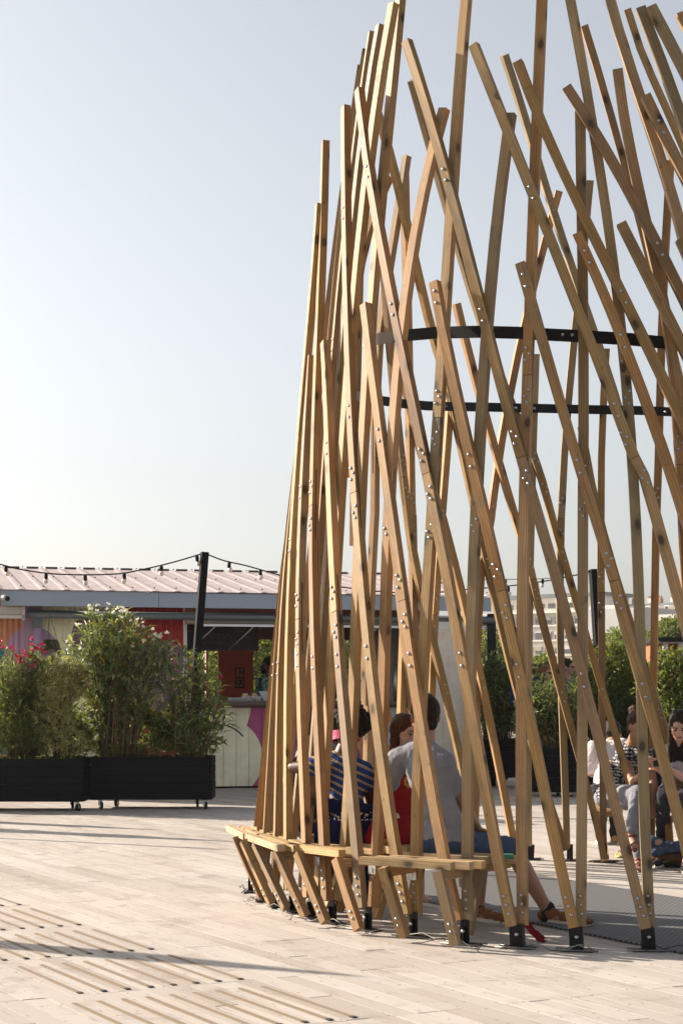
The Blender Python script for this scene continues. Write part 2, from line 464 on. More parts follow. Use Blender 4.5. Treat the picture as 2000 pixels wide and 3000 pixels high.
pole([(1200,124),(1224,199),(1260,323),(1300,477),(1326,551),(1370,705),(1401,850),(1437,999),(1477,1152),(1530,1340),(1560,1450),(1606,1600),(1645,1756),(1683,1880),(1708,1985),(1746,2158),(1792,2332),(1845,2520),(1889,2721)],
     layer=OUT, foot=(1898,2786), splices=(1346,), pairs=(930,518,1996), fb=True)
pole([(1528,775),(1557,883),(1599,1028),(1640,1173),(1682,1318),(1711,1422),(1752,1546),(1795,1690),(1820,1801),(1860,1957),(1896,2069),(1943,2225),(2000,2470),(2060,2730)],
     layer=OUT, foot=(2070,2786), splices=(1706,), pairs=(828,1372,2026))
pole([(1394,137),(1437,249),(1474,352),(1537,497),(1602,663),(1665,850),(1706,945),(1748,1049),(1794,1173),(1852,1335),(1885,1401),(1918,1525),(1955,1650),(2000,1815),(2080,2150),(2200,2720)],
     layer=OUT, splices=(1346,), pairs=(572,1208))
pole([(1692,688),(1744,829),(1785,904),(1830,1007),(1884,1152),(1932,1318),(1974,1430),(2010,1560),(2100,1850),(2300,2700)], layer=OUT, pairs=(759,1006))
pole([(1520,187),(1560,290),(1602,373),(1643,497),(1711,647),(1767,746),(1807,850),(1827,890),(1881,987),(1930,1090),(2000,1240),(2120,1550),(2400,2600)], layer=OUT, pairs=(877,))
pole([(1818,659),(1868,767),(1930,883),(1966,955),(2010,1055),(2200,1500)], layer=OUT)
pole([(1662,261),(1704,332),(1767,435),(1830,539),(1889,663),(1933,745),(1984,850),(2060,1010)], layer=OUT, pairs=(738,))
pole([(1888,286),(1913,352),(1953,423),(2000,515),(2080,680)], layer=OUT, pairs=(381,))
pole([(1988,705),(2030,800),(2100,980)], layer=OUT)
pole([(1988,46),(2010,90),(2100,260)], layer=OUT)
pole([(1905,29),(1951,116),(2003,220),(2100,420)], layer=OUT)
# left part of the front, outer layer
pole([(1024,315),(1024,456),(1026,622),(1028,829),(1033,1007),(1037,1173),(1045,1297),(1053,1447),(1065,1546),(1075,1710),(1088,1902),(1098,2055),(1121,2191),(1148,2344),(1167,2459),(1197,2680)],
     layer=OUT, foot=(1211,2745), splices=(1447,), pairs=(628,1209,1913), fb=True)
pole([(964,1003),(966,1080),(971,1215),(980,1380),(984,1500),(991,1653),(998,1795),(1003,1921),(1012,2040),(1028,2191),(1040,2306),(1054,2459),(1068,2660)],
     layer=OUT, foot=(1077,2726), splices=(1795,), pairs=(1317,1937), fb=True)
pole([(965,417),(964,456),(961,622),(953,788),(950,900),(943,1049),(939,1215),(933,1380),(930,1500),(930,1653),(933,1844),(937,1959),(944,2112),(950,2268),(960,2459),(968,2640)],
     layer=OUT, foot=(972,2704), splices=(1484,), pairs=(1942,), fb=True, deg=1)
pole([(923,1045),(914,1173),(907,1297),(902,1463),(897,1600),(891,1700),(891,1816),(891,1959),(895,2112),(903,2268),(909,2440),(912,2630)],
     layer=OUT, foot=(911,2691), splices=(1816,), pairs=(1445,1935), fb=True, deg=1)
pole([(948,600),(941,663),(933,788),(926,900),(916,1007),(904,1132),(895,1250),(884,1400),(876,1505),(868,1620),(863,1750),(859,1900),(857,2074),(856,2265),(855,2421),(856,2610)],
     layer=OUT, Zs=(11.0,10.62), pairs=(1600,))
pole([(906,1100),(893,1250),(880,1400),(866,1540),(852,1680),(842,1790),(836,1959),(829,2151),(828,2268),(826,2421),(816,2600)], layer=OUT, Zs=(11.2,10.85), pairs=(1960,))
pole([(892,1280),(878,1400),(864,1520),(848,1660),(832,1800),(820,1940),(810,2100),(804,2268),(799,2421),(784,2590)], layer=OUT, Zs=(11.4,11.1), pairs=(1965,))
pole([(886,1330),(874,1470),(856,1600),(840,1720),(824,1860),(809,2010),(794,2200),(783,2400),(762,2570)], layer=OUT, Zs=(11.6,11.35))
pole([(880,1420),(863,1540),(846,1670),(829,1800),(813,1940),(796,2110),(784,2250),(773,2400),(748,2560)], layer=OUT, Zs=(11.8,11.6))
# front, inner layer (upright or leaning right going up)
pole([(1590,-160),(1582,0),(1570,290),(1561,539),(1553,788),(1546,966),(1541,1098),(1537,1256),(1532,1422),(1528,1650),(1524,1850),(1523,2163),(1525,2434),(1527,2712)],
     layer=INN, foot=(1516,2778), splices=(1098,), fb=True)
pole([(1697,322),(1698,415),(1702,622),(1704,829),(1707,966),(1707,1256),(1705,1505),(1705,1700),(1704,1868),(1704,2163),(1701,2434),(1699,2715)],
     layer=INN, foot=(1689,2786), splices=(1428,), fb=True)
pole([(1640,-160),(1659,0),(1678,95),(1702,207),(1748,435),(1781,622),(1806,788),(1815,883),(1822,966),(1829,1101),(1839,1260),(1849,1400),(1860,1560),(1868,1700),(1876,1868),(1881,2080),(1886,2270),(1895,2434),(1902,2715)],
     layer=INN, foot=(1898,2786), splices=(1101,), fb=True)
pole([(1755,-160),(1785,0),(1806,83),(1850,207),(1887,299),(1920,415),(1953,518),(1986,622),(2020,760),(2060,1000),(2080,1300),(2095,2700)], layer=INN)
pole([(1808,199),(1820,332),(1850,456),(1883,580),(1903,705),(1926,800),(1949,904),(1966,1007),(1978,1132),(1988,1256),(1997,1380),(2010,1600),(2030,2100),(2060,2710)], layer=INN, splices=(1360,))
pole([(1876,17),(1912,124),(1953,220),(2000,332),(2060,520)], layer=INN)
pole([(1372,-160),(1361,0),(1349,124),(1339,249),(1327,420),(1314,560),(1303,705),(1297,871),(1293,1007),(1285,1120),(1279,1223),(1272,1310),(1262,1410),(1256,1494),(1251,1634),(1243,1768),(1236,1883),(1228,2030),(1219,2160),(1216,2265),(1214,2478),(1212,2680)],
     layer=INN, foot=(1211,2745), splices=(1223,1494), fb=True)
pole([(1493,328),(1476,394),(1455,580),(1438,705),(1432,871),(1428,970),(1412,1110),(1402,1256),(1393,1380),(1384,1476),(1380,1629),(1377,1868),(1370,2046),(1366,2270),(1363,2488),(1364,2700)],
     layer=INN, foot=(1361,2768), splices=(1476,), fb=True)
pole([(1295,313),(1286,345),(1254,435),(1231,560),(1207,684),(1194,788),(1183,871),(1170,1000),(1156,1110),(1146,1240),(1134,1360),(1126,1486),(1125,1691),(1119,1883),(1110,2060),(1106,2265),(1100,2459),(1085,2660)],
     layer=INN, foot=(1077,2726), splices=(1486,), fb=True)
pole([(1175,-160),(1168,0),(1153,124),(1136,290),(1120,415),(1107,540),(1094,663),(1086,808),(1077,950),(1068,1120),(1060,1290),(1050,1430),(1041,1530),(1037,1615),(1034,1806),(1028,2000),(1016,2220),(1005,2459),(985,2640)],
     layer=INN, foot=(972,2704))
pole([(1142,6),(1118,190),(1092,350),(1060,560),(1035,760),(1020,900),(1012,1040),(1008,1200),(1003,1339),(990,1450),(975,1600),(962,1850),(950,2100),(936,2344),(922,2620)], layer=INN, Zs=(10.4,10.35))
pole([(1103,70),(1086,190),(1064,330),(1044,480),(1018,680),(1003,860),(992,1050),(980,1220),(965,1420),(952,1600),(938,1800),(922,2000),(905,2250),(875,2600)], layer=INN, Zs=(10.75,10.65))
pole([(1078,92),(1063,230),(1042,380),(1014,570),(992,740),(977,883),(965,1100),(950,1300),(935,1480),(918,1700),(900,1900),(882,2100),(858,2350),(828,2600)], layer=INN, Zs=(11.1,10.9), pairs=(1010,))
pole([(1059,145),(1046,260),(1024,400),(998,570),(974,760),(960,950),(945,1150),(928,1340),(906,1560),(880,1800),(850,2080),(826,2300),(796,2590)], layer=INN, Zs=(11.4,11.15))
pole([(1047,193),(1034,320),(1010,470),(982,640),(958,820),(938,1000),(918,1180),(896,1380),(872,1600),(845,1830),(815,2080),(794,2280),(765,2560)], layer=INN, Zs=(11.7,11.4))
# far side poles, seen from inside
BK = dict(back=True)
pole([(1764,527),(1765,700),(1766,900),(1764,1100),(1760,1339),(1758,1629),(1762,1957),(1764,2136),(1763,2300),(1766,2480)], layer=OUT, foot=(1768,2526), splices=(1735,), **BK) if False else None
pole([(1775,1020),(1768,1152),(1760,1339),(1759,1629),(1762,1957),(1764,2136),(1764,2300),(1766,2480)], layer=OUT, foot=(1768,2526), splices=(1735,), **BK)
pole([(1728,527),(1712,700),(1682,966),(1669,1173),(1653,1339),(1640,1519),(1639,1689),(1643,1868),(1648,2046),(1651,2200),(1654,2359),(1660,2485)], layer=OUT, foot=(1668,2523), splices=(1519,), **BK)
pole([(1570,1036),(1568,1173),(1561,1339),(1557,1505),(1551,1650),(1549,1900),(1548,2200),(1548,2480)], layer=OUT, **BK)
pole([(1960,468),(1947,705),(1935,966),(1926,1339),(1919,1550),(1915,1700),(1913,1979),(1908,2200),(1905,2480)], layer=OUT, splices=(1490,), **BK)
pole([(1638,558),(1607,663),(1582,767),(1555,883),(1517,1040),(1491,1173),(1470,1297),(1451,1443),(1439,1525),(1412,1667),(1403,1801),(1401,1890),(1398,2100),(1395,2314),(1392,2470)], layer=OUT, splices=(1530,), **BK)
pole([(1328,1100),(1318,1318),(1306,1443),(1293,1546),(1281,1671),(1274,1802),(1271,1921),(1270,2100),(1270,2450)], layer=OUT, splices=(1802,), **BK)
pole([(1192,506),(1195,700),(1200,966),(1207,1200),(1210,1484),(1213,1519),(1216,1700),(1219,1900),(1222,2450)], layer=OUT, splices=(1506,), **BK)
pole([(1063,642),(1061,750),(1060,850),(1055,1000),(1049,1250),(1045,1600)], layer=OUT, **BK)
pole([(1146,520),(1128,585),(1084,690),(1060,770),(1047,900),(1035,1100),(1028,1400)], layer=OUT, **BK)
pole([(1199,456),(1178,580),(1157,725),(1140,850),(1115,1000),(1107,1200),(1105,1500),(1096,1690),(1088,1850),(1080,2400)], layer=OUT, splices=(1300,), **BK)
pole([(1079,1880),(1079,2065)], layer=OUT, **BK)
pole([(1190,1820),(1185,1960),(1180,2103),(1178,2450)], layer=OUT, **BK)
pole([(1197,236),(1232,373),(1278,518),(1327,684),(1380,871),(1410,975),(1470,1130),(1515,1220),(1553,1318),(1585,1410),(1616,1525),(1650,1636),(1688,1779),(1730,1904),(1765,2038),(1809,2171),(1850,2320),(1893,2485)], layer=INN, splices=(1385,), pairs=(1630,2030), **BK)
pole([(1330,890),(1350,966),(1391,1132),(1433,1277),(1472,1401),(1512,1546),(1550,1667),(1570,1756),(1604,1890),(1641,2024),(1676,2158),(1705,2260),(1729,2340),(1760,2470)], layer=INN, splices=(1695,), pairs=(1385,2040), **BK)
pole([(1470,162),(1503,270),(1543,386),(1601,560),(1642,697),(1688,837),(1736,966),(1766,1050),(1802,1160),(1846,1310),(1856,1370)], layer=INN, pairs=(630,), **BK)
pole([(1096,332),(1130,440),(1158,550),(1188,684),(1216,800),(1247,930),(1272,1020),(1302,1115),(1329,1235),(1350,1340),(1374,1443),(1406,1579),(1434,1712),(1470,1845),(1492,1957),(1530,2100),(1600,2330),(1655,2490)], layer=INN, splices=(1200,), pairs=(1650,), **BK)
pole([(1165,1050),(1186,1152),(1223,1318),(1250,1401),(1290,1520),(1324,1645),(1354,1756),(1380,1880),(1398,1979),(1434,2136),(1470,2292),(1492,2426),(1505,2490)], layer=INN, splices=(1455,), pairs=(2000,), **BK)
pole([(1112,700),(1119,821),(1132,970),(1150,1200),(1166,1335),(1180,1450),(1196,1600),(1222,1715),(1259,1864),(1300,2017),(1340,2230),(1372,2400)], layer=INN, splices=(1395,), pairs=(2017,), **BK)
pole([(1075,1060),(1100,1215),(1119,1380),(1142,1560),(1157,1651),(1183,1890),(1202,2095),(1235,2300)], layer=INN, pairs=(1650,2040), **BK)
pole([(1700,1250),(1730,1420),(1762,1560),(1800,1680),(1850,1810),(1898,1979),(1925,2069),(1955,2160),(2000,2320),(2050,2500)], layer=INN, pairs=(2090,), **BK)
pole([(1706,75),(1746,187),(1787,332),(1820,456),(1841,539),(1885,700),(1940,900),(1990,1100),(2040,1300)], layer=INN, **BK)
pole([(1837,29),(1870,145),(1912,228),(1953,311),(2000,435),(2060,600)], layer=INN, **BK)
# black hoop bolted round the inside
hp = []
def hoop_pt(x, y, back, Z=None):
    if Z is None:
        Z, _ = surfZ(x, y, back); Z += -.12 if back else .16
    return pt(x, y, Z)
HN = [(1153,987),(1195,982),(1275,975),(1400,972),(1516,975),(1620,981),(1682,984),(1847,994),(1943,1004),(2040,1018),(2140,1040)]
HF = [(1078,1168),(1111,1173),(1183,1183),(1250,1189),(1318,1191),(1434,1193),(1565,1196),(1735,1200),(1889,1203),(1972,1207),(2100,1200)]
near = [hoop_pt(x, y, False) for x, y in HN]; far = [hoop_pt(x, y, True) for x, y in HF]
def smooth_depth(W, px):
    ys = [p.y for p in W]; xs = [x for x, _ in px]; cf = np.polyfit(xs, ys, 2)
    return [pt(x, y, float(np.polyval(cf, x))) for x, y in px]
near = smooth_depth(near, HN); far = smooth_depth(far, HF)
loopL = [pt(1055,1030,(near[0].y*.65+far[0].y*.35)), pt(1025,1085,(near[0].y+far[0].y)/2), pt(1035,1145,(near[0].y*.3+far[0].y*.7))]
g = MB()
def strap(W, name, mat):
    g = MB(); g.beam(W, .0075, .068, lambda p: Vector((0,0,1))); return g.build(name, mat, PAV)
strap(near, 'hoop', M['steel']); strap(far, 'hoop', M['steel'])
M['grey_tape'] = newmat('hoop_grey_wood', (.30,.27,.23), .8)
strap([pt(1152,987,near[0].y+.02), pt(1110,992,near[0].y+.10), pt(1062,1002,near[0].y+.3)], 'hoop_joint', M['grey_tape']); strap([far[0], pt(1040,1160,far[0].y-.12)], 'hoop_joint', M['grey_tape'])
HOOP = [c for c in PAV.children if c.name.startswith('hoop')]
for (x, y) in [(1647,980),(1675,981),(1824,1000)]:
    Z, _ = surfZ(x, y, False); bolt_at(pt(x, y, Z+.15), Vector((-.1,-1,0)), HOOP[0])
for (x, y) in [(1305,1190),(1511,1195),(1564,1196),(1948,1206),(1508,1194)]:
    Z, _ = surfZ(x, y, True); bolt_at(pt(x, y, Z-.14), Vector((-.1,-1,0)), HOOP[1])

# steel feet with base plate, rods and wire tails
FEET = [(1516,2778),(1689,2786),(1898,2786),(2090,2780),(1361,2768),(1211,2745),(1077,2726),(972,2704),(911,2691),(860,2672),(812,2657),(772,2640),(740,2614),
        (1668,2523),(1768,2526),(1548,2520),(1905,2530),(1395,2508),(1505,2516)]
rng = random.Random(3)
wire = newmat('wire_pale', (.30,.28,.25), .7)
for i, (x, y) in enumerate(FEET):
    b = gp(x, y); n = outn(b); t = Vector((-n.y, n.x, 0))
    big = i < 4 or i in (15, 16)
    Mx = Matrix(((t.x, n.x, 0, b.x),(t.y, n.y, 0, b.y),(0,0,1,0),(0,0,0,1)))
    g = MB()
    if big:
        g.hexa([Mx @ Vector(p) for p in ((-.036,-.026,.012),(.036,-.026,.012),(.036,.026,.012),(-.036,.026,.012),(-.042,-.027,.124),(.028,-.027,.124),(.028,.027,.124),(-.042,.027,.124))])
        g.hexa([Mx @ Vector(p) for p in ((-.036,-.042,.10),(.05,-.042,.10),(.05,.028,.10),(-.036,.028,.10),(-.04,-.034,.16),(.052,-.034,.16),(.052,.028,.16),(-.04,.028,.16))]) if False else None
    else:
        g.box(-.024, .024, -.005, .005, .012, .135, Mx); g.box(-.005, .005, -.03, .03, .012, .10, Mx)
    st = g.build('steel_foot', M['steel'], PAV)
    bolt_at(b + n*.0275 + Vector((0,0,.075)), n, st, 1.15)
    g = MB(); g.box(-.085, .085, -.045, .045, .0, .010, Mx); g.build('base_plate', M['steel'], PAV)
    g = MB()
    for k in (-1, 1):
        g.tube([Mx @ Vector((-.10-.02*rng.random(), .04*k+.02, .010)), Mx @ Vector((.09+.03*rng.random(), .04*k+.015, .010))], .0045, 8)
    g.build('ground_rod', M['rod'], PAV)
    if y > 2560:
        g = MB()
        for k in range(2):
            a = rng.uniform(-.7, .7) + (math.pi if rng.random() < .4 else 0); L = rng.uniform(.12, .3)
            s0 = Mx @ Vector((rng.uniform(-.08,.08), .06, .02)); dd = (t*math.cos(a) + n*abs(math.sin(a))*1.0)
            g.tube([s0, s0 + dd*L*.4 + Vector((0,0,.022)), s0 + dd*L*.8 + Vector((0,0,-.006)), s0 + dd*L + Vector((0,0,-.012 + .02*rng.random()))], .0022, 6)
        g.build('wire_tail', wire if i % 2 else M['steel'], PAV)

# ---------------------------------------------------------------- benches (three slats on raking legs)
def bench(a, b, label, inner=0.0, legs=(), z=.45, n=3, group=None, flip=1):
    """a, b = near top edge of the outer slat; slats step inwards"""
    A = Vector(a); B = Vector(b); d = (B-A).normalized(); nin = Vector((-d.y, d.x, 0))
    if nin.dot(Vector((CX,CY,0)) - Vector((A.x,A.y,0))) < 0: nin = -nin
    nin = nin*flip
    root = empty('bench', ((A.x+B.x)/2, (A.y+B.y)/2, 0)); tag(root, label, 'bench', group)
    for k in range(n):
        o_ = nin*(.026 + .077*k) + d*(.05*k*(1 if flip > 0 else 0)) + Vector((0,0,-.021))
        g = MB(); g.beam([A + o_, B + o_ + d*.02*(k%2)], .050, .042, lambda p: Vector((0,0,1)))
        g.build('seat_slat', M['bench'], root)
    for (top, bot) in legs:
        top = Vector(top); bot = Vector(bot)
        g = MB(); g.beam([bot, top], .052, .044, lambda p: outn(p))
        l = g.build('leg', M['bench'] if False else M['timber'], root)
        tt = (top-bot).normalized(); nn = outn(bot); nn = (nn - tt*nn.dot(tt)).normalized()
        for q in (.07, .11): bolt_at(bot + tt*q + nn*.023, nn, l, .9)
        # cross rail under the slats
        g = MB(); r0 = Vector((top.x, top.y, z-.072)) + nin*.02; g.beam([r0, r0 + nin*.30], .038, .05, lambda p: Vector((0,0,1)))
        g.build('rail', M['timber'], root)
    return root, A, B, d, nin
zt = .45
def S2(x, y, z=.405):
    return gp(x, y, z)
def legp(tx, ty, bx, by): return (S2(tx, ty), gp(bx, by, .03))
bA = bench(gp(1050,2510,zt), gp(1318,2527,zt), 'nearest slatted pine bench at the right end of the outer row', legs=[legp(1122,2541,1183,2745), legp(1283,2552,1334,2769)], group='outer benches')
bB = bench(gp(830,2470,zt), gp(991,2490,zt), 'slatted pine bench second from the right in the outer row', legs=[legp(873,2499,954,2702), legp(986,2516,1051,2724)], group='outer benches')
bC = bench(gp(716,2441,zt), gp(812,2474,zt), 'slatted pine bench third from the right in the outer row', legs=[legp(748,2470,838,2662), legp(809,2492,895,2684)], group='outer benches')
bD = bench(gp(662,2417,zt), gp(711,2441,zt), 'foreshortened slatted pine bench at the far left end of the outer row', legs=[legp(691,2454,768,2632), legp(713,2464,796,2648)], group='outer benches')
# inner row: same spacing, shifted towards the middle
for (Bq, lab) in ((bA, 'slatted bench inside the poles under the man in the grey t-shirt'), (bB, 'slatted bench inside the poles under the woman in the striped shirt'), (bC, 'slatted bench inside the poles under the person in the dark waistcoat')):
    _, A, B, d, nin = Bq
    off = nin*.36
    legs = []
    for q in (.18, .85):
        p = A + (B-A)*q + nin*.33; top = p + nin*.14
        legs.append((Vector((top.x, top.y, .39)), Vector((p.x, p.y, .03))))
    bench(A + off, B + off, lab, legs=legs, group='inner benches')
# far side
fa, fb_ = gp(1722,2354,.44), gp(2110,2372,.44)
bench(fa, fb_, 'slatted bench on the far side under the two women', legs=[(gp(1743,2380,.39), gp(1768,2520,.03)), (gp(1955,2392,.39), gp(1965,2530,.03))], flip=-1, group='inner benches', z=.44)
nf = -(Vector((CX,CY,0)) - Vector((fa.x, fa.y, 0))).normalized()
bench(fa + nf*.62 + Vector((0,0,0)), fb_ + nf*.62, 'slatted bench on the far side under the person in the white shirt', legs=[(gp(1765,2372,.39) + nf*.55, gp(1775,2515,.03) + nf*.1)], flip=-1, group='outer benches')
# galvanised hook plates on three uprights
for (x, y) in [(1357,2587),(1208,2565),(1091,2548),(930,2522)]:
    Z = surfZ(x, y, False)[0]; c = pt(x, y, Z + .0); n = outn(c); t = Vector((-n.y, n.x, 0))
    c = c + n*.005
    Mx = Matrix(((t.x, n.x, 0, c.x),(t.y, n.y, 0, c.y),(0,0,1,c.z),(0,0,0,1)))
    g = MB(); g.box(-.026, .026, -.002, .002, -.024, .024, Mx); g.box(-.004, .004, .002, .006, -.014, .014, Mx); g.build('hook_plate', M['galv'], PAV)
# ---------------------------------------------------------------- bar hut
BA = math.atan(.25); BZ = 24.4
BO = Vector(((620-1000)*BZ/FPX, BZ, 0))
BAR = empty('bar_hut', BO); BAR.rotation_euler = (0, 0, BA)
tag(BAR, 'low bar hut with pinkish ribbed roof and painted walls behind the planters', 'bar')
def LB(name, g, mat, parent=BAR, kind=None):
    o = bpy.data.objects.new(name, g.mesh(name, mat) if isinstance(g, MB) else g); COL.objects.link(o); o.parent = parent
    if kind: o['kind'] = kind
    return o
def bs(px, t=0.0):                              # photo column -> distance along the wall at depth t behind it
    k = (px-1000)/FPX; c, s_ = math.cos(BA), math.sin(BA)
    # X = BO.x + s*c - t*s_ ; Z = BO.y + s*s_ + t*c ; X = k Z
    return (k*(BO.y + t*c) - BO.x + t*s_)/(c - k*s_)
def bz(px, py, t=0.0):
    s = bs(px, t); Z = BO.y + s*math.sin(BA) + t*math.cos(BA)
    return EYE + (HOR-py)*Z/FPX
def paint(name, base, circles, rough=.6, corr=None, rings=(), halves=()):
    m = newmat(name, rough=rough, spec=.35); g = G(m)
    tc = g.n('ShaderNodeTexCoord'); sx = g.n('ShaderNodeSeparateXYZ'); g.l(tc.outputs['Object'], sx.inputs[0])
    X, Z = sx.outputs[0], sx.outputs[2]
    col = None
    rgb = g.n('ShaderNodeRGB'); rgb.outputs[0].default_value = (*base, 1); col = rgb.outputs[0]
    for (x, c) in halves: col = g.mix(g.math('GREATER_THAN', X, x), col, c)
    for (cx, cz, r, c) in circles:
        d = g.math('SQRT', g.math('ADD', g.math('POWER', g.math('ABSOLUTE', g.math('SUBTRACT', X, cx)), 2.0), g.math('POWER', g.math('ABSOLUTE', g.math('SUBTRACT', Z, cz)), 2.0)))
        col = g.mix(g.math('LESS_THAN', d, r), col, c)
    for (cx, cz, r, wd, zmin, c) in rings:
        d = g.math('SQRT', g.math('ADD', g.math('POWER', g.math('ABSOLUTE', g.math('SUBTRACT', X, cx)), 2.0), g.math('POWER', g.math('ABSOLUTE', g.math('SUBTRACT', Z, cz)), 2.0)))
        f = g.math('MULTIPLY', g.math('LESS_THAN', g.math('ABSOLUTE', g.math('SUBTRACT', d, r)), wd), g.math('GREATER_THAN', Z, zmin))
        col = g.mix(f, col, c)
    n = g.noise(tc.outputs['Object'], 3.0, 5, .65)
    col = g.mix(g.math('MULTIPLY', g.mapr(n, .45, .75), .28), col, (.10,.085,.07))
    mp = g.n('ShaderNodeMapping'); mp.inputs['Scale'].default_value = (14, 14, .7); g.l(tc.outputs['Object'], mp.inputs[0])
    col = g.mix(g.math('MULTIPLY', g.mapr(g.noise(mp.outputs[0], 1.5, 4), .5, .8), .22), col, (.07,.06,.05))
    g.l(col, g.b.inputs['Base Color']); g.bump(g.noise(tc.outputs['Object'], 60, 2), .15, .002)
    return m
CR = (.88,.84,.60); MAG = (.46,.085,.22); PUR = (.20,.10,.17); ORG = (.66,.30,.15); LIL = (.50,.33,.48); MAU = (.25,.135,.20); RED = (.42,.022,.025); TEAL = (.05,.20,.22); GRY = (.50,.55,.58)
PXM = BZ/FPX
def ws(px, py): return bs(px), bz(px, py)
# painted corrugated front, plain rear
g = MB(); g.box(bs(-330), bs(541), 3.9, 3.95, 0, 3.1); LB('rear_wall', g, newmat('rear_wall', (.3,.3,.3), .8))
g = MB(); g.box(bs(541), 4.0, 3.7, 3.74, 2.3, 3.2); LB('rear_gable', g, bpy.data.materials['rear_wall'])
def C(px, py, rp, c):
    s, z = ws(px, py); return (s, z, rp*PXM, c)
mcor = paint('corrugated_paint', ORG, [C(-20,1925,40,TEAL), C(95,1915,78,LIL), C(288,1865,76,MAU), C(470,1985,107,MAU), C(60,2030,90,(.5,.16,.28)), C(20,2150,60,TEAL)],
             halves=[(bs(66), LIL), (bs(126), CR), (bs(330), RED)])
g = MB(); s0, s1 = bs(-330), bs(540); st = .0125; n = int((s1-s0)/st)
prev = None
for i in range(n+1):
    s = s0 + i*st; t = .012*math.sin(2*math.pi*s/.076)
    if prev: g.quad((prev[0], prev[1], 0), (s, t, 0), (s, t, 2.66), (prev[0], prev[1], 2.66), True)
    prev = (s, t)
LB('corrugated_wall', g, mcor)
g = MB(); g.box(s1, s1+.035, -.03, .08, 0, 2.42); LB('corner_post', g, newmat('white_trim', (.62,.62,.60), .5))
g = MB(); g.box(bs(69), bs(97), -.07, .0, 0, 2.44); LB('pillar', g, newmat('lilac_paint', (.42,.28,.40), .5))
g = MB(); sp = bs(110,-.2); g.tube([(sp,-.2,.0),(sp,-.2,2.22)], .057, 14)
dp_ = LB('downpipe', g, newmat('lilac_pipe', (.50,.34,.48), .45))
g = MB(); g.hexa([(sp-.045,-.245,2.22),(sp+.045,-.245,2.22),(sp+.045,-.155,2.22),(sp-.045,-.155,2.22),(sp-.09,-.28,2.42),(sp+.09,-.28,2.42),(sp+.09,-.12,2.42),(sp-.09,-.12,2.42)])
M['zinc'] = newmat('zinc_dark', (.16,.19,.21), .45, .5)
LB('pipe_hopper', g, M['zinc'])
zg = 2.405
g = MB(); g.tube([(bs(78,-.3),-.3,zg),(bs(1445,-.3),-.3,zg-.02)], .055, 12); LB('gutter', g, M['zinc'])
# fascia, roof
fs = newmat('fascia_grey', (.34,.40,.49), .45)
g = MB(); e0, e1 = bs(4,-.5), bs(1438,-.5); zf = bz(300,1735,-.5)
g.box(e0, bs(465,-.5), -.5, -.46, 2.505, zf+.005); o1 = LB('fascia', g, fs)
g = MB(); g.box(bs(465,-.5)+.006, e1, -.5, -.46, 2.505, zf+.003); LB('fascia', g, fs)
g = MB(); g.box(e0+.05, e1-.05, -.46, .0, 2.53, 2.56); LB('soffit', g, newmat('soffit_dark', (.05,.05,.055), .8))
rm = newmat('roof_metal', (.50,.39,.385), .75, 0, .2); gg = G(rm); tc = gg.n('ShaderNodeTexCoord')
mp = gg.n('ShaderNodeMapping'); mp.inputs['Scale'].default_value = (6,.6,6); gg.l(tc.outputs['Object'], mp.inputs[0])
cc = gg.mix(gg.mapr(gg.noise(mp.outputs[0], 2, 4), .35,.7), (.45,.375,.375), (.35,.30,.30)); cc = gg.mix(gg.math('MULTIPLY', gg.mapr(gg.noise(tc.outputs['Object'], 1.1, 4), .5,.7), .5), cc, (.44,.40,.39)); gg.l(cc, gg.b.inputs['Base Color'])
zr0, zr1, t0, t1 = zf+.02, 3.33, -.52, 4.1
R0, R1 = bs(-330,-.5), e1 + .03
per = .30; x = R0; i = 0
ROOFP = []
while x < R1:
    # each rib sheet strip: flat pan then raised trapezoid rib
    g = MB(); w2 = min(per, R1-x)
    pr = [(0,0),(w2*.60,0),(w2*.70,.009),(w2*.86,.009),(w2*.985,0)]
    for a, b in zip(pr, pr[1:]):
        g.quad((x+a[0],t0,zr0+a[1]),(x+b[0],t0,zr0+b[1]),(x+b[0],t1,zr1+b[1]),(x+a[0],t1,zr1+a[1]))
        g.quad((x+a[0],t0,zr0+a[1]-.01),(x+a[0],t1,zr1+a[1]-.01),(x+b[0],t1,zr1+b[1]-.01),(x+b[0],t0,zr0+b[1]-.01))
        g.quad((x+a[0],t0,zr0+a[1]-.01),(x+b[0],t0,zr0+b[1]-.01),(x+b[0],t0,zr0+b[1]),(x+a[0],t0,zr0+a[1]))
    LB('roof_sheet', g, rm)
    for (q, hh) in ((0.02,.0),(.45,.0),(.94,.0)):
        g = MB(); yy = t0+.03+(t1-t0)*q; zz = zr0+(zr1-zr0)*q+.038
        g.lathe([(.014,0),(.012,.012),(.004,.016)], Matrix.Translation((x+w2*.78, yy, zz)), 6); LB('roof_screw', g, M['steel'])
    g = MB(); g.box(x+.01, x+w2*.66, t1-.02, t1+.02, zr1-.03, zr1+.03); LB('ridge_filler', g, newmat('ridge_dark', (.10,.06,.07), .7) if i == 0 else bpy.data.materials['ridge_dark'])
    x += per; i += 1
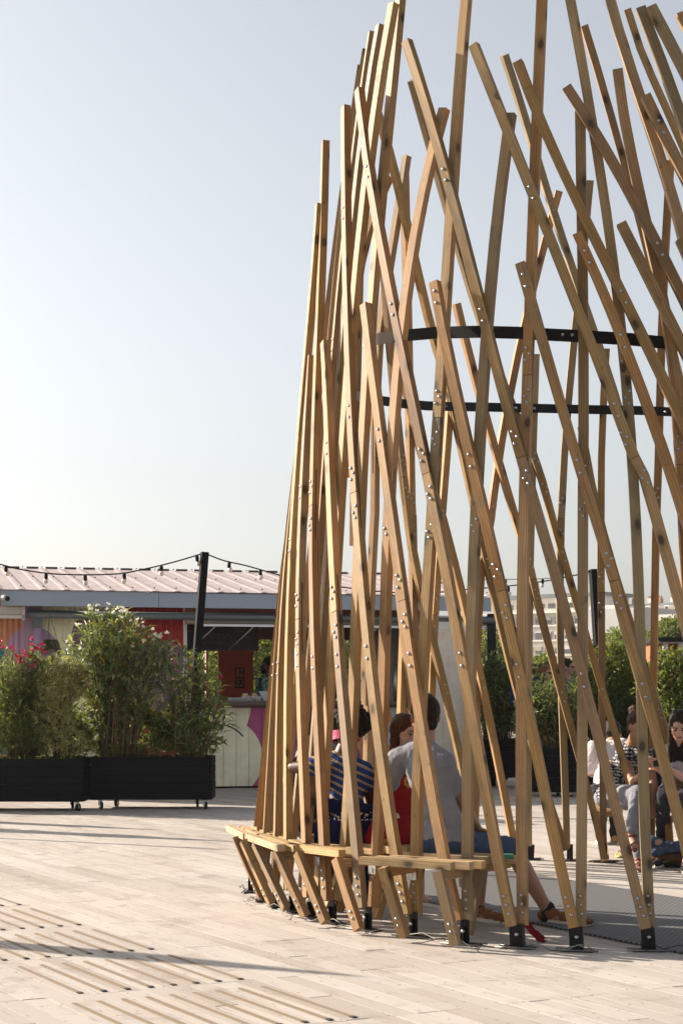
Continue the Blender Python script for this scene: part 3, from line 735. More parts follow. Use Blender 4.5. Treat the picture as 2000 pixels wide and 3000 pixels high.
# white frame at the far left under the fascia, camera
g = MB(); a, b = bs(-60,-.35), bs(74,-.35); g.box(a, b, -.37, -.33, bz(30,1812,-.35), bz(30,1802,-.35)); g.box(bs(66,-.35), b, -.37, -.32, bz(30,1816,-.35), 2.5); g.box(a, b, -.34, -.30, bz(30,1800,-.35), 2.5)
LB('white_frame', g, newmat('white_frame', (.62,.58,.53), .5))
cm = empty('security_camera', pt(14,1753,23.0)); tag(cm, 'small grey security camera at the left end of the roof fascia', 'camera')
g = MB(); c0 = pt(5,1750,23.15); c1 = pt(23,1754,22.95); g.tube([c0, c1], .042, 12); g.build('housing', newmat('cam_grey', (.35,.35,.35), .4), cm)
g = MB(); g.tube([c1, c1 + (c1-c0).normalized()*.004], .033, 12); g.build('lens', M['steel'], cm)
g = MB(); g.tube([c0, c0 + Vector((-.05,.1,-.02))], .014, 8); g.build('bracket', M['galv'], cm)
# counter with vertical painted boards
mb_ = paint('board_paint', ORG, [C(905,2130,115,PUR), C(960,2230,100,PUR), C(800,2110,90,MAG), C(790,2230,95,MAG), C(815,2300,42,(.05,.09,.13)), C(628,2075,107,CR), C(650,2222,121,CR), C(560,2120,55,TEAL), C(1163,2085,23,GRY), C(1150,2150,35,GRY)],
            rings=[(ws(640,2215)[0], ws(640,2215)[1], 92*PXM, .012, bz(640,2158), (.03,.07,.06))])
x = bs(541); xe = bs(1250); rng = random.Random(8)
while x < xe:
    g = MB(); wv_ = .182; dz = rng.uniform(-.004,.004)
    g.box(x+.003, min(x+wv_, xe)-.003, -.022+dz, 0, .03, 1.155)
    LB('wall_board', g, mb_); x += wv_
g = MB(); g.box(bs(541), xe, .0, .04, 0, 1.15); LB('counter_back', g, M['black'])
M['brown'] = newmat('counter_brown', (.10,.062,.05), .5)
g = MB(); g.box(bs(535,-.2), bs(1243,-.2), -.22, .45, 1.168, 1.225); LB('counter_top', g, M['brown'])
g = MB(); g.box(bs(545), bs(1243), -.03, -.005, 1.13, 1.166); LB('counter_rail', g, newmat('rail_brown', (.14,.09,.075), .6))
# lintel, awning rail, interior
g = MB(); g.box(bs(541), bs(1252), -.04, .10, 2.30, 2.68); LB('lintel', g, newmat('lintel_salmon', (.42,.15,.11), .6))
g = MB(); g.box(bs(545,-.1), bs(1440,-.1), -.16, -.05, bz(700,1827,-.1), bz(700,1813,-.1)); LB('awning_box', g, newmat('awning_grey', (.55,.54,.53), .5))
g = MB(); g.box(bs(590,-.2), bs(1470,-.2), -.24, -.17, bz(700,1836,-.2), bz(700,1829,-.2)); LB('awning_rail', g, newmat('awning_rail', (.68,.70,.74), .3, .6))
for px in (632, 1110, 745):
    g = MB(); g.tube([(bs(px,-.2),-.2,bz(px,1834,-.2)),(bs(px-75,.1),.1,bz(px-75,1905,.1))], .009, 6); LB('awning_arm', g, M['galv'])
    if px == 632: pass
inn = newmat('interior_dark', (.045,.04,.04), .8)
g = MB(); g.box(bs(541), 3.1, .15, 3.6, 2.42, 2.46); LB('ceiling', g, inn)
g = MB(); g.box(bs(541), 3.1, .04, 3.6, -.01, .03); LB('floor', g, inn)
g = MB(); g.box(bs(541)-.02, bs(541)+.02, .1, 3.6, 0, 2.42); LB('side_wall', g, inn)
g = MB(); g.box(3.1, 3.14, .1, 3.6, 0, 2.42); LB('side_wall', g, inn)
# back wall: low dado, header, posts; panes of glass between
TB = 3.4
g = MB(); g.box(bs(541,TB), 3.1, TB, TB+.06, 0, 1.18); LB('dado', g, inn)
g = MB(); g.box(bs(541,TB), 3.1, TB, TB+.06, 2.2, 2.42); LB('header', g, newmat('header_brown', (.16,.10,.07), .7))
frm = newmat('window_frame', (.55,.54,.5), .5)
for px in (606, 655, 868, 990, 1145, 1166):
    g = MB(); a = bs(px, TB); g.box(a-.022, a+.022, TB-.03, TB+.03, 1.18, 2.2); LB('window_post', g, frm if px in (606,868,1166) else M['brown'])
g = MB(); g.box(bs(870,TB), bs(1190,TB), TB-.04, TB-.0, bz(1000,1998,TB), bz(1000,1992,TB)); LB('window_rail', g, frm)
gl = newmat('glass', (.9,.95,.95), .03); gl.node_tree.nodes['Principled BSDF'].inputs['Transmission Weight'].default_value = 1; gl.node_tree.nodes['Principled BSDF'].inputs['IOR'].default_value = 1.1
for a, b in ((875,985),(995,1142)):
    g = MB(); g.box(bs(a,TB), bs(b,TB), TB+.005, TB+.011, 1.19, 2.19); LB('window_pane', g, gl)
# red panel with boxed letters
tp = 2.9
rp = newmat('red_panel', (.75,.085,.03), .6)
g = MB(); g.box(bs(640,tp), bs(742,tp), tp, tp+.03, .03, bz(700,1890,tp)); RPN = LB('red_panel', g, rp)
def flat_text(txt, px, py, hpx, t, mat, parent=BAR, name='lettering', sx=1.0):
    cu = bpy.data.curves.new(name, 'FONT'); cu.body = txt; cu.size = 1; cu.extrude = .002; cu.align_x = 'CENTER'; cu.align_y = 'CENTER'
    h = hpx*PXM*1.08/.70; cu.size = h; cu.offset = .004 if hpx > 10 else 0
    tmp = bpy.data.objects.new('tmp', cu); COL.objects.link(tmp)
    dg = bpy.context.evaluated_depsgraph_get(); me = bpy.data.meshes.new_from_object(tmp.evaluated_get(dg)); COL.objects.unlink(tmp); bpy.data.objects.remove(tmp)
    me.materials.clear(); me.materials.append(mat)
    o = bpy.data.objects.new(name, me); COL.objects.link(o); o.parent = parent
    o.location = (bs(px, t), t-.004, bz(px, py, t)); o.rotation_euler = (rad(90), 0, 0); o.scale = (sx, 1, 1)
    return o
g = MB()
for (x0, x1, y0, y1) in ((688,716,1955,1959),(688,716,1983,1987),(688,716,2012,2016),(688,691,1955,2016),(700.5,703,1955,2016),(713,716,1955,2016)):
    g.box(bs(x0,tp), bs(x1,tp), tp-.008, tp-.001, bz(700,y1,tp), bz(700,y0,tp))
LB('letter_boxes', g, M['black'])
flat_text('V', 708, 1971, 17, tp, M['black'], sx=.75); flat_text('C', 696, 2000, 17, tp, M['black'], sx=.7); flat_text('K', 708, 2000, 17, tp, M['black'], sx=.7)
# chalk menu board hung over the counter
t_ = .55
mbd = newmat('menu_black', (.014,.010,.009), .7); chalk = newmat('chalk', (.15,.12,.10), .9)
g = MB(); g.box(bs(530,t_), bs(756,t_), t_, t_+.03, bz(650,1905,t_), 2.4); LB('menu_board', g, mbd)
g = MB(); g.box(bs(530,t_), bs(757,t_), t_-.012, t_+.03, bz(650,1907,t_), bz(650,1903,t_)); g.box(bs(754,t_), bs(757,t_), t_-.012, t_+.03, bz(650,1903,t_), bz(650,1840,t_)); LB('menu_frame', g, newmat('frame_oxblood', (.06,.015,.012), .6))
for (tx, px, py, h) in (('VERRE · BIERE · MAGNUM · JUG', 624, 1859, 6), ('6     40     70   150', 632, 1867, 6.5), ('15', 677, 1867, 6.5), ('210', 722, 1867, 6.5), ('ROSE · ROUGE · BLANC', 622, 1883, 5), ('18', 598, 1889, 6.5), ('15', 697, 1889, 6.5), ('NOS BULLES', 704, 1848, 5), ('VINS', 553, 1850, 6)):
    flat_text(tx, px, py, h, t_, chalk, name='chalk_writing', sx=.8)
# beige screen wall at the right end, dark post, shelf
g = MB(); a, b = bs(1254,-.3), bs(1372,-.3); g.box(a, b, -.34, -.28, .02, bz(1300,1845,-.3)); LB('beige_panel', g, paint('beige_paint', (.86,.76,.64), []))
g = MB(); g.box(a, b+.1, -.345, -.27, bz(1300,1844.5,-.3), bz(1300,1804,-.3)); LB('white_panel', g, newmat('white_panel', (.8,.78,.74), .5))
g = MB(); a = bs(1440,-.3); g.box(a-.05, a+.05, -.33, -.23, 0, 2.48); LB('dark_post', g, M['steel'])
g = MB(); g.tube([(bs(1158,.2),.2,1.22),(bs(1158,.2),.2,1.75)], .028, 10); LB('beer_tap_column', g, M['galv'])
g = MB(); a = bs(977,.15); g.box(a-.09, a+.07, .12, .16, 1.26, 1.52); g.box(a-.02, a+.01, .12, .16, 1.225, 1.26); sc_ = LB('screen', g, M['steel'])

# things on the counter
def onc(px, t=0.0, z=1.225): 
    v = Vector((bs(px, t), t, z)); c, s_ = math.cos(BA), math.sin(BA)
    return Vector((BO.x + v.x*c - v.y*s_, BO.y + v.x*s_ + v.y*c, v.z))
beer = newmat('beer_amber', (.80,.38,.03), .25); foam = newmat('beer_foam', (.85,.80,.68), .8); cup = newmat('clear_plastic', (.75,.78,.8), .15); cup.node_tree.nodes['Principled BSDF'].inputs['Alpha'].default_value = .35
for px, lab in ((718,'left of the two plastic cups of amber beer with foam on the bar counter'), (746,'right one of the two plastic cups of amber beer on the bar counter')):
    p = onc(px, -.0); r = empty('beer_cup', p); tag(r, lab, 'cup', 'cups of beer on the counter')
    g = MB(); g.lathe([(.030,.004),(.040,.085)], Matrix.Translation(p + Vector((0,0,.0))), 14); g.build('beer', beer, r)
    g = MB(); g.lathe([(.040,.086),(.041,.104)], Matrix.Translation(p), 14); g.build('foam', foam, r)
for i, px in enumerate((712, 728, 740, 752, 760)):
    p = onc(px, -.12); r = empty('drinking_glass', p); g = MB(); g.lathe([(.024,0),(.03,.075)], Matrix.Translation(p), 12); g.build('glass_body', cup, r)
    tag(r, ('leftmost','second from left','middle','second from right','rightmost')[i] + ' small clear glass in front of the two beers on the counter', 'glass', 'empty glasses before the beers')
cr = empty('glass_crate', onc(693,-.1)); tag(cr, 'low wire crate of clear glasses at the left end of the bar counter', 'crate')
g = MB()
for k in range(16):
    for j in range(3):
        p = onc(672+k*4.2, -.15+.09*j); g.lathe([(.016,0),(.021,.05)], Matrix.Translation(p), 7)
g.build('glasses', cup, cr)
g = MB()
for z in (.0,.022,.046):
    q = [onc(668,-.19,1.226+z), onc(742,-.19,1.226+z), onc(742,.12,1.226+z), onc(668,.12,1.226+z), onc(668,-.19,1.226+z)]
    g.tube(q, .004, 5)
g.build('wire', M['galv'], cr)
g = MB(); P = [onc(757,-.1,1.227), onc(800,-.1,1.227), onc(800,.25,1.227), onc(772,.25,1.227)]; Q = [onc(757,-.1,1.38), onc(800,-.1,1.38), onc(800,.25,1.38), onc(757,.25,1.38)]
P = [onc(774,-.1,1.227), onc(805,-.1,1.227), onc(805,.25,1.227), onc(774,.25,1.227)]; Q = [onc(757,-.1,1.365), onc(805,-.1,1.365), onc(805,.25,1.365), onc(757,.25,1.365)]
g.hexa([tuple(v) for v in P] + [tuple(v) for v in Q]); o = g.build('napkin_box', newmat('grey_lilac_box', (.45,.44,.52), .5)); tag(o, 'grey lilac box with a slanted side on the counter beside the barman', 'box')
# ---------------------------------------------------------------- leaves
def leaf_mat(name, stops, trans=.3, rough=.5):
    m = bpy.data.materials.new(name); m.use_nodes = True; g = G(m)
    at = g.n('ShaderNodeAttribute', attribute_name='rnd'); c = g.ramp(at.outputs['Fac'], stops)
    g.l(c, g.b.inputs['Base Color']); g.b.inputs['Roughness'].default_value = rough; g.b.inputs['Specular IOR Level'].default_value = .4
    tr = g.n('ShaderNodeBsdfTranslucent'); mc = g.mix(.0 if 'petal' in name else .5, c, (.25,.28,.03)); g.l(mc, tr.inputs[0])
    mx = g.n('ShaderNodeMixShader'); mx.inputs[0].default_value = trans
    g.l(g.b.outputs[0], mx.inputs[1]); g.l(tr.outputs[0], mx.inputs[2])
    out = [n for n in g.nt.nodes if n.type == 'OUTPUT_MATERIAL'][0]; g.l(mx.outputs[0], out.inputs[0])
    return m
class LM:
    def __init__(s): s.v = []; s.f = []; s.r = []
    def leaf(s, p, d, L, W, up, r, bend=.25):
        d = d.normalized(); sd_ = d.cross(up)
        if sd_.length < 1e-3: sd_ = d.orthogonal()
        sd_.normalize(); nn = sd_.cross(d).normalized()
        m = p + d*L*.5 + nn*L*bend*.25; e = p + d*L - nn*L*bend*.5
        n = len(s.v); s.v += [tuple(p), tuple(m + sd_*W*.5 - nn*W*-.15), tuple(e), tuple(m - sd_*W*.5 + nn*W*.15), tuple(m - nn*W*.12)]
        s.f += [(n, n+1, n+4), (n+1, n+2, n+4), (n+4, n+2, n+3), (n, n+4, n+3)]; s.r += [r]*4
    def build(s, name, mat, parent, kind='stuff'):
        me = bpy.data.meshes.new(name); me.from_pydata(s.v, [], s.f)
        a = me.attributes.new('rnd', 'FLOAT', 'FACE'); a.data.foreach_set('value', s.r); me.materials.append(mat)
        o = mesh_obj(name, me, parent); o['kind'] = kind
        return o
ML = {}
ML['ole'] = leaf_mat('oleander_leaf', [(0,(.03,.055,.018)),(.45,(.12,.17,.06)),(.75,(.27,.33,.12)),(.93,(.46,.46,.20)),(1,(.5,.30,.04))], .42, .35)
ML['pale'] = leaf_mat('pale_leaf', [(0,(.13,.14,.04)),(.5,(.48,.45,.18)),(1,(.72,.66,.34))], .55)
ML['green'] = leaf_mat('green_leaf', [(0,(.035,.055,.015)),(.6,(.11,.15,.035)),(1,(.26,.27,.06))], .45)
ML['bright'] = leaf_mat('bright_leaf', [(0,(.06,.09,.02)),(.6,(.16,.20,.04)),(.92,(.36,.37,.09)),(1,(.38,.22,.14))], .4)
ML['dark'] = leaf_mat('dark_leaf', [(0,(.02,.032,.012)),(.6,(.045,.07,.025)),(1,(.09,.11,.035))], .25)
ML['fl_w'] = leaf_mat('white_petal', [(0,(.72,.68,.55)),(1,(.85,.82,.72))], .3)
ML['fl_p'] = leaf_mat('pink_petal', [(0,(.35,.008,.05)),(1,(.62,.02,.12))], .3)
M['stem'] = newmat('stem_brown', (.13,.085,.05), .8); M['soil'] = newmat('soil', (.04,.03,.022), .95)
M['bark'] = newmat('bark', (.10,.075,.05), .9)
def rv(rng): 
    while True:
        v = Vector((rng.uniform(-1,1), rng.uniform(-1,1), rng.uniform(-1,1)))
        if .05 < v.length < 1: return v.normalized()
def oleander(seed, base, stems, label, cat='shrub', leafL=.18, leafW=.033, mat='ole', flow=None, nperm=34, fl_size=.034, group=None, whorl=3):
    """stems: list of (tip point); leaves in whorls along the upper part"""
    rng = random.Random(seed); root = empty('oleander', base); tag(root, label, cat, group)
    lm = LM(); fm = LM(); g = MB()
    for i, (tip, hasf) in enumerate(stems):
        b = base + Vector((rng.uniform(-.12,.12), rng.uniform(-.1,.1), 0)) + (Vector((tip.x-base.x, tip.y-base.y, 0))*.3)
        L = (tip-b).length; mid = b.lerp(tip, .5) + Vector((b.x-tip.x, b.y-tip.y, 0))*.18 + Vector((0,0,L*.08)) + Vector((rng.uniform(-.05,.05), rng.uniform(-.05,.05), 0))
        pts = [b*(1-q)**2 + mid*2*q*(1-q) + tip*q*q for q in [k/7 for k in range(8)]]
        g.tube(pts, [.013-.0012*k for k in range(8)], 5)
        nodes = int(nperm*.62*max(L, .5))
        for k in range(nodes):
            q = .18 + .82*(k/nodes)**.8
            if q < .5 and rng.random() < .45: continue
            j = min(6, int(q*7)); c = pts[j].lerp(pts[j+1], q*7-j); ax = (pts[j+1]-pts[j]).normalized()
            # side shoots
            sh = rv(rng); sh = (sh - ax*sh.dot(ax)).normalized()*rng.uniform(0, .13)*(1-abs(q-.7)); c = c + sh
            ph = rng.uniform(0, 6.28); a = ax.orthogonal().normalized(); b2 = ax.cross(a)
            for w_ in range(whorl):
                th = ph + w_*2.094; el = rng.uniform(.25, 1.15) if q < .9 else rng.uniform(.5, 1.4)
                d = (a*math.cos(th) + b2*math.sin(th))*math.cos(el) + ax*math.sin(el); d.z -= rng.uniform(0, .45)
                lm.leaf(c, d, leafL*rng.uniform(.7,1.25), leafW*rng.uniform(.8,1.25), ax, min(1, max(0, rng.gauss(.45,.25))), rng.uniform(.1,.7))
        if hasf:
            for k in range((hasf+1)//2):
                c = tip + Vector((rng.gauss(0,.04), rng.gauss(-.03,.04), rng.gauss(.05,.035)))
                for w_ in range(4):
                    d = rv(rng); d.z = abs(d.z)*.7; fm.leaf(c, d, fl_size*rng.uniform(.8,1.3), fl_size*.9, rv(rng), rng.random(), .3)
    g.build('stem', M['stem'], root); lm.build('leaves', ML[mat], root)
    if fm.v: fm.build('flowers', ML[flow], root)
    return root
def cloud(lm, rng, c, r, n, size, W, shell=.55, per=9, droop=.2):
    """clusters of leaves spread through an ellipsoid; r = (rx, ry, rz)"""
    for k in range(n):
        v = rv(rng)*(rng.random()**.33 if rng.random() > shell else rng.uniform(.75,1.08))
        lum = 1 + .22*math.sin(v.x*5+c.x)*math.cos(v.z*6+c.z)
        q = c + Vector((v.x*r[0]*lum, v.y*r[1]*lum, v.z*r[2]*lum))
        tone = rng.gauss(.5, .2)
        for j in range(per):
            o_ = rv(rng)*size*1.3*rng.random(); d = rv(rng); d = (d + v*.5).normalized(); d.z -= droop*rng.random()
            lm.leaf(q+o_, d, size*rng.uniform(.7,1.2), W*rng.uniform(.8,1.2), rv(rng), min(1, max(0, tone + rng.gauss(0,.15))), .3)
def bush(seed, blobs, base, label, mat, size, W, cat='shrub', name='shrub', per=9, stems=6, stem_r=.01, group=None, shell=.5):
    rng = random.Random(seed); root = empty(name, base); tag(root, label, cat, group); lm = LM(); g = MB()
    for (c, r, n) in blobs:
        cloud(lm, rng, c, r, n, size, W, shell, per)
        for k in range(stems):
            v = rv(rng); t = c + Vector((v.x*r[0]*.8, v.y*r[1]*.8, v.z*r[2]*.6)); b = base + Vector((rng.uniform(-.1,.1)*r[0], rng.uniform(-.1,.1)*r[1], 0)); mid = b.lerp(t, .5) + Vector((b.x-t.x, b.y-t.y, 0))*.2
            g.tube([b, b.lerp(mid,.6), mid, mid.lerp(t,.5), t], [stem_r, stem_r*.8, stem_r*.6, stem_r*.4, stem_r*.2], 5)
    g.build('trunk' if cat == 'tree' else 'stem', M['bark'] if cat == 'tree' else M['stem'], root); lm.build('crown' if cat == 'tree' else 'leaves', ML[mat], root)
    return root
# ---------------------------------------------------------------- planters
M['plank'] = newmat('black_plank', (.012,.0125,.015), .8, spec=.12); gg = G(M['plank']); tc = gg.n('ShaderNodeTexCoord'); mp = gg.n('ShaderNodeMapping'); mp.inputs['Scale'].default_value = (1,1,22); gg.l(tc.outputs['Object'], mp.inputs[0]); nz = gg.noise(mp.outputs[0], 3, 4)
gg.l(gg.mix(nz, (.004,.0045,.006), (.012,.012,.014)), gg.b.inputs['Base Color']); gg.bump(nz, .5, .004)
def planter(x0, x1, Z, zb, zt, depth, label, rows=5, casters=True, cat='planter', joint=None):
    c = Vector(((x0+x1)/2, Z, 0)); root = empty('planter', c); tag(root, label, cat, 'black wooden planters'); h = (zt-zb)/rows; rng = random.Random(int(Z*100))
    for k in range(rows):
        a, b = zb + k*h + .004, zb + (k+1)*h - .004
        e = rng.uniform(-.003,.003)
        g = MB(); g.box(x0+e, x1+e-.001, Z, Z+.022, a, b); g.build('plank', M['plank'], root)
        g = MB(); g.box(x1-.022, x1+.004+e, Z+.023, Z+depth, a, b); g.build('plank', M['plank'], root)
        g = MB(); g.box(x0-.004+e, x0+.02, Z+.023, Z+depth, a, b); g.build('plank', M['plank'], root)
    g = MB(); g.box(x0+.02, x1-.022, Z+.023, Z+depth-.01, zb+.01, zb+.03); g.build('base_board', M['plank'], root)
    g = MB(); g.box(x0+.021, x1-.023, Z+.023, Z+depth-.01, zb+.031, zt-.04); g.build('soil', M['soil'], root)
    g = MB(); g.box(x0+.02, x1-.022, Z+depth-.009, Z+depth+.01, zb, zt); g.build('back_board', M['plank'], root)
    if casters:
        for (cx, cy) in ((x0+.10, Z+.06), (x0+.22, Z+depth-.1), (x1-.09, Z+.06), (x1-.22, Z+depth-.1)):
            hh = zb; r = hh*.42
            cw = MB(); q = rng.uniform(-.5,.5); ax = Vector((math.cos(q), math.sin(q), 0))*.014; cpt = Vector((cx+.02, cy, r))
            cw.tube([cpt-ax, cpt+ax], r, 14); w_ = cw.build('caster', M['steel'], root)
            hb = MB(); hb.tube([cpt-ax*1.2, cpt+ax*1.2], r*.45, 10); hb.build('hub', M['galv'], w_)
            fk = MB(); fk.hexa([(cx-.02,cy-.02,hh-.004),(cx+.03,cy-.02,hh-.004),(cx+.03,cy+.02,hh-.004),(cx-.02,cy+.02,hh-.004),(cx-.03,cy-.025,hh),(cx+.04,cy-.025,hh),(cx+.04,cy+.025,hh),(cx-.03,cy+.025,hh)])
            for sg in (-1, 1): fk.box(cx-.008+sg*0, cx+.03, cy+sg*.02-.002, cy+sg*.02+.002, r, hh-.004)
            fk.build('fork', M['galv'], w_)
    return root
def XZ(px, Z): return (px-1000)*Z/FPX
def ZZ(py, Z): return EYE + (HOR-py)*Z/FPX
Z1 = 20.0
planter(XZ(264,Z1), XZ(619,Z1), Z1, ZZ(2344,Z1), ZZ(2217,Z1), .62, 'black plank planter on casters with the tall white oleander in it')
Z2 = 19.7
planter(XZ(-170,Z2), XZ(245,Z2), Z2, ZZ(2350,Z2), ZZ(2222,Z2), .62, 'black plank planter on casters cut by the left edge of the photo')
def P(px, py, Z): return pt(px, py, Z)
rg = random.Random(21)
# tall white oleander
tips = [(262,1797,9),(292,1812,5),(322,1802,9),(348,1812,12),(365,1806,12),(300,1850,0),(395,1838,9),(418,1842,12),(440,1862,6),(462,1872,12),(478,1880,10),(492,1905,0),(238,1850,5),(215,1905,3),(198,1880,2),(260,1900,0),(330,1900,2),(385,1920,0),(440,1950,0),(300,1960,0),(230,1990,0),(360,2000,0),(420,2030,0),(270,2050,0),(330,1840,4),(352,1870,3),(286,1870,4),(372,1868,2),(405,1900,3)]
oleander(1, P(345,2215,Z1+.3), [(P(a,b,Z1+.3+rg.uniform(-.28,.28)), f) for a,b,f in tips], 'tall bushy oleander with white flowers rising in the middle of the right planter', flow='fl_w', nperm=36)
tips = [(480,2000,0),(510,1950,2),(540,1990,0),(562,1955,3),(590,1930,0),(545,1905,0),(610,1965,2),(632,2010,4),(652,2040,2),(600,2060,0),(560,2080,0),(520,2060,2),(640,2100,3),(618,2130,1),(575,2140,0),(500,2110,0),(660,2075,0),(475,1945,4),(498,1935,2),(535,2130,0),(590,2000,0),(620,2050,0),(460,2060,0)]
oleander(2, P(560,2215,Z1+.25), [(P(a,b,Z1+.15+rg.uniform(-.25,.2)), f) for a,b,f in tips], 'lower oleander with a few pink flowers spilling over the right end of the planter', flow='fl_p', nperm=30, fl_size=.035)
tips = [(20,1908,10),(45,1928,9),(70,1928,10),(66,1948,12),(95,1902,10),(103,1918,11),(122,1912,9),(103,1955,6),(35,1925,0),(5,1950,0),(75,1985,0),(30,2000,0),(120,1940,0),(140,1960,0),(50,2040,0),(10,2020,0),(130,1930,0),(236,1995,5),(215,1970,2),(-30,1970,0)]
oleander(3, P(70,2215,Z2+.35), [(P(a,b,Z2+.3+rg.uniform(-.2,.2)), f) for a,b,f in tips], 'oleander with crimson flower heads at the left edge of the photo', flow='fl_p', nperm=24, fl_size=.038)
bush(4, [(P(165,2010,Z2+.3),(.27,.22,.30),700),(P(215,1985,Z2+.35),(.18,.15,.20),300),(P(150,2110,Z2+.25),(.26,.2,.32),420),(P(190,2170,Z2+.15),(.3,.15,.16),120)], P(165,2220,Z2+.3), 'pale yellow green fine leaved shrub in the left planter beside the white oleander', 'pale', .03, .016, stems=16, stem_r=.007)
bush(5, [(P(35,2030,Z2+.3),(.32,.22,.32),300),(P(20,2130,Z2+.2),(.35,.2,.28),240),(P(100,2150,Z2+.2),(.2,.15,.22),120)], P(40,2220,Z2+.3), 'feathery mid green shrub under the crimson flowers in the left planter', 'green', .05, .013, stems=12, stem_r=.007)
bush(6, [(P(470,2190,Z1+.1),(.25,.08,.08),60),(P(590,2195,Z1+.05),(.16,.08,.07),60),(P(300,2200,Z1+.05),(.25,.06,.05),40)], P(470,2215,Z1+.1), 'low wispy weeds along the front edge of the right planter', 'green', .04, .008, stems=3, stem_r=.003)
bush(7, [(P(350,2140,Z1+.45),(.55,.12,.36),200),(P(540,2150,Z1+.45),(.35,.12,.28),120)], P(400,2215,Z1+.45), 'dark leafy undergrowth behind the stems in the right planter', 'green', .11, .03, stems=6, stem_r=.007)
bush(77, [(P(90,2140,Z2+.5),(.7,.1,.36),330)], P(90,2215,Z2+.5), 'dark leafy undergrowth at the back of the left planter', 'green', .10, .028, stems=6, stem_r=.007)
# hanging basket
hb = empty('hanging_basket', P(150,1890,23.2)); tag(hb, 'dark green hanging pot of withered trailing plants under the gutter', 'hanging basket')
c = P(150,1886,23.2); g = MB(); g.lathe([(.055,-.07),(.085,.05),(.09,.055)], Matrix.Translation(c), 14); g.build('pot', newmat('pot_green', (.02,.06,.02), .5), hb)
g = MB(); tp_ = P(146,1800,23.2)
for k in range(3):
    a = k*2.1+.3; g.tube([tp_, c + Vector((.085*math.cos(a), .085*math.sin(a), .05))], .003, 5)
g.build('hanger', newmat('hanger_green', (.04,.12,.05), .5), hb)
lm = LM(); rr = random.Random(4)
for k in range(170):
    a = rr.uniform(0,6.28); q = c + Vector((.09*math.cos(a), .09*math.sin(a), .055)); L = rr.uniform(.08,.3)
    lm.leaf(q, Vector((.2*math.cos(a),.2*math.sin(a),-1)), L, .012, Vector((math.sin(a),math.cos(a),0)), rr.random(), .4)
lm.build('withered_leaves', leaf_mat('withered', [(0,(.07,.05,.03)),(1,(.20,.15,.08))], .2), hb)
# right-hand planters and shrubs
Z3 = 22.4
planter(XZ(1562,Z3), XZ(1690,Z3), Z3, ZZ(2322,Z3), ZZ(2192,Z3), .5, 'black plank planter on casters seen between the far poles', rows=6)
planter(XZ(1410,24.6), XZ(1630,24.6), 24.6, ZZ(2280,24.6), ZZ(2165,24.6), .5, 'dark plank planter partly behind the one on casters at right', rows=6, casters=False)
planter(XZ(1696,23.3), XZ(2120,23.3), 23.3, ZZ(2318,23.3), ZZ(2172,23.3), .5, 'long black plank planter behind the seated women', rows=6)
tips = [(1400+rg.uniform(0,118), rg.uniform(1905,2120), 0) for _ in range(34)]
oleander(8, P(1455,2180,24.9), [(P(a,b,24.9+rg.uniform(-.3,.3)), f) for a,b,f in tips], 'dense dark oleander right of the beige panel', nperm=42)
tips = [(1560+rg.uniform(-35,130), rg.uniform(1985,2130), 0) for _ in range(30)]
oleander(9, P(1610,2195,22.8), [(P(a,b,22.7+rg.uniform(-.25,.25)), f) for a,b,f in tips], 'spiky oleander growing in the planter below the man in the navy shirt', nperm=38, leafL=.16)
bush(10, [(P(1795,1985,23.7),(.36,.28,.40),420),(P(1745,2040,23.7),(.28,.25,.35),240),(P(1850,2050,23.7),(.25,.25,.3),200),(P(1790,1920,23.7),(.16,.14,.18),60)], P(1790,2180,23.7), 'tall yellow green shrub lit by the sun behind the far poles', 'bright', .06, .028, stems=10)
bush(11, [(P(1770,2110,23.5),(.45,.25,.28),420),(P(1880,2110,23.5),(.4,.25,.3),360),(P(1960,2140,23.5),(.3,.2,.25),200)], P(1850,2190,23.5), 'dark glossy hedge behind the head of the woman in the patterned top', 'dark', .07, .03, stems=8)
bush(12, [(P(1965,1990,22.9),(.26,.22,.38),200),(P(1990,2070,22.9),(.3,.2,.35),200),(P(1915,2030,23.2),(.2,.2,.35),140)], P(1975,2190,23.0), 'loose leafy shrub with reddish tips at the right edge of the photo', 'bright', .085, .038, stems=10)
# orange hut at the right edge
oh = empty('orange_kiosk', P(1990,2300,25.0)); tag(oh, 'orange brown kiosk with white uprights and a dark flat roof at the right edge', 'kiosk')
okm = paint('orange_planks', (.42,.12,.035), [])
for k in range(16):
    x = XZ(1925,25.0) + k*.12; g = MB(); g.box(x, x+.116, 25.0, 25.04, 0, 2.05); g.build('wall_plank', okm, oh)
for px in (1948, 1992):
    g = MB(); x = XZ(px,24.9); g.box(x-.035, x+.035, 24.88, 24.95, 0, 2.06); g.build('upright', newmat('white_upright', (.75,.75,.75), .4), oh)
g = MB(); g.box(XZ(1918,24.8), XZ(2300,24.8), 24.7, 26.5, 2.07, 2.13); g.build('roof', M['steel'], oh)
g = MB(); g.box(XZ(1925,25), XZ(1930,25), 25.05, 26.4, 0, 2.05); g.build('side_wall', okm, oh)
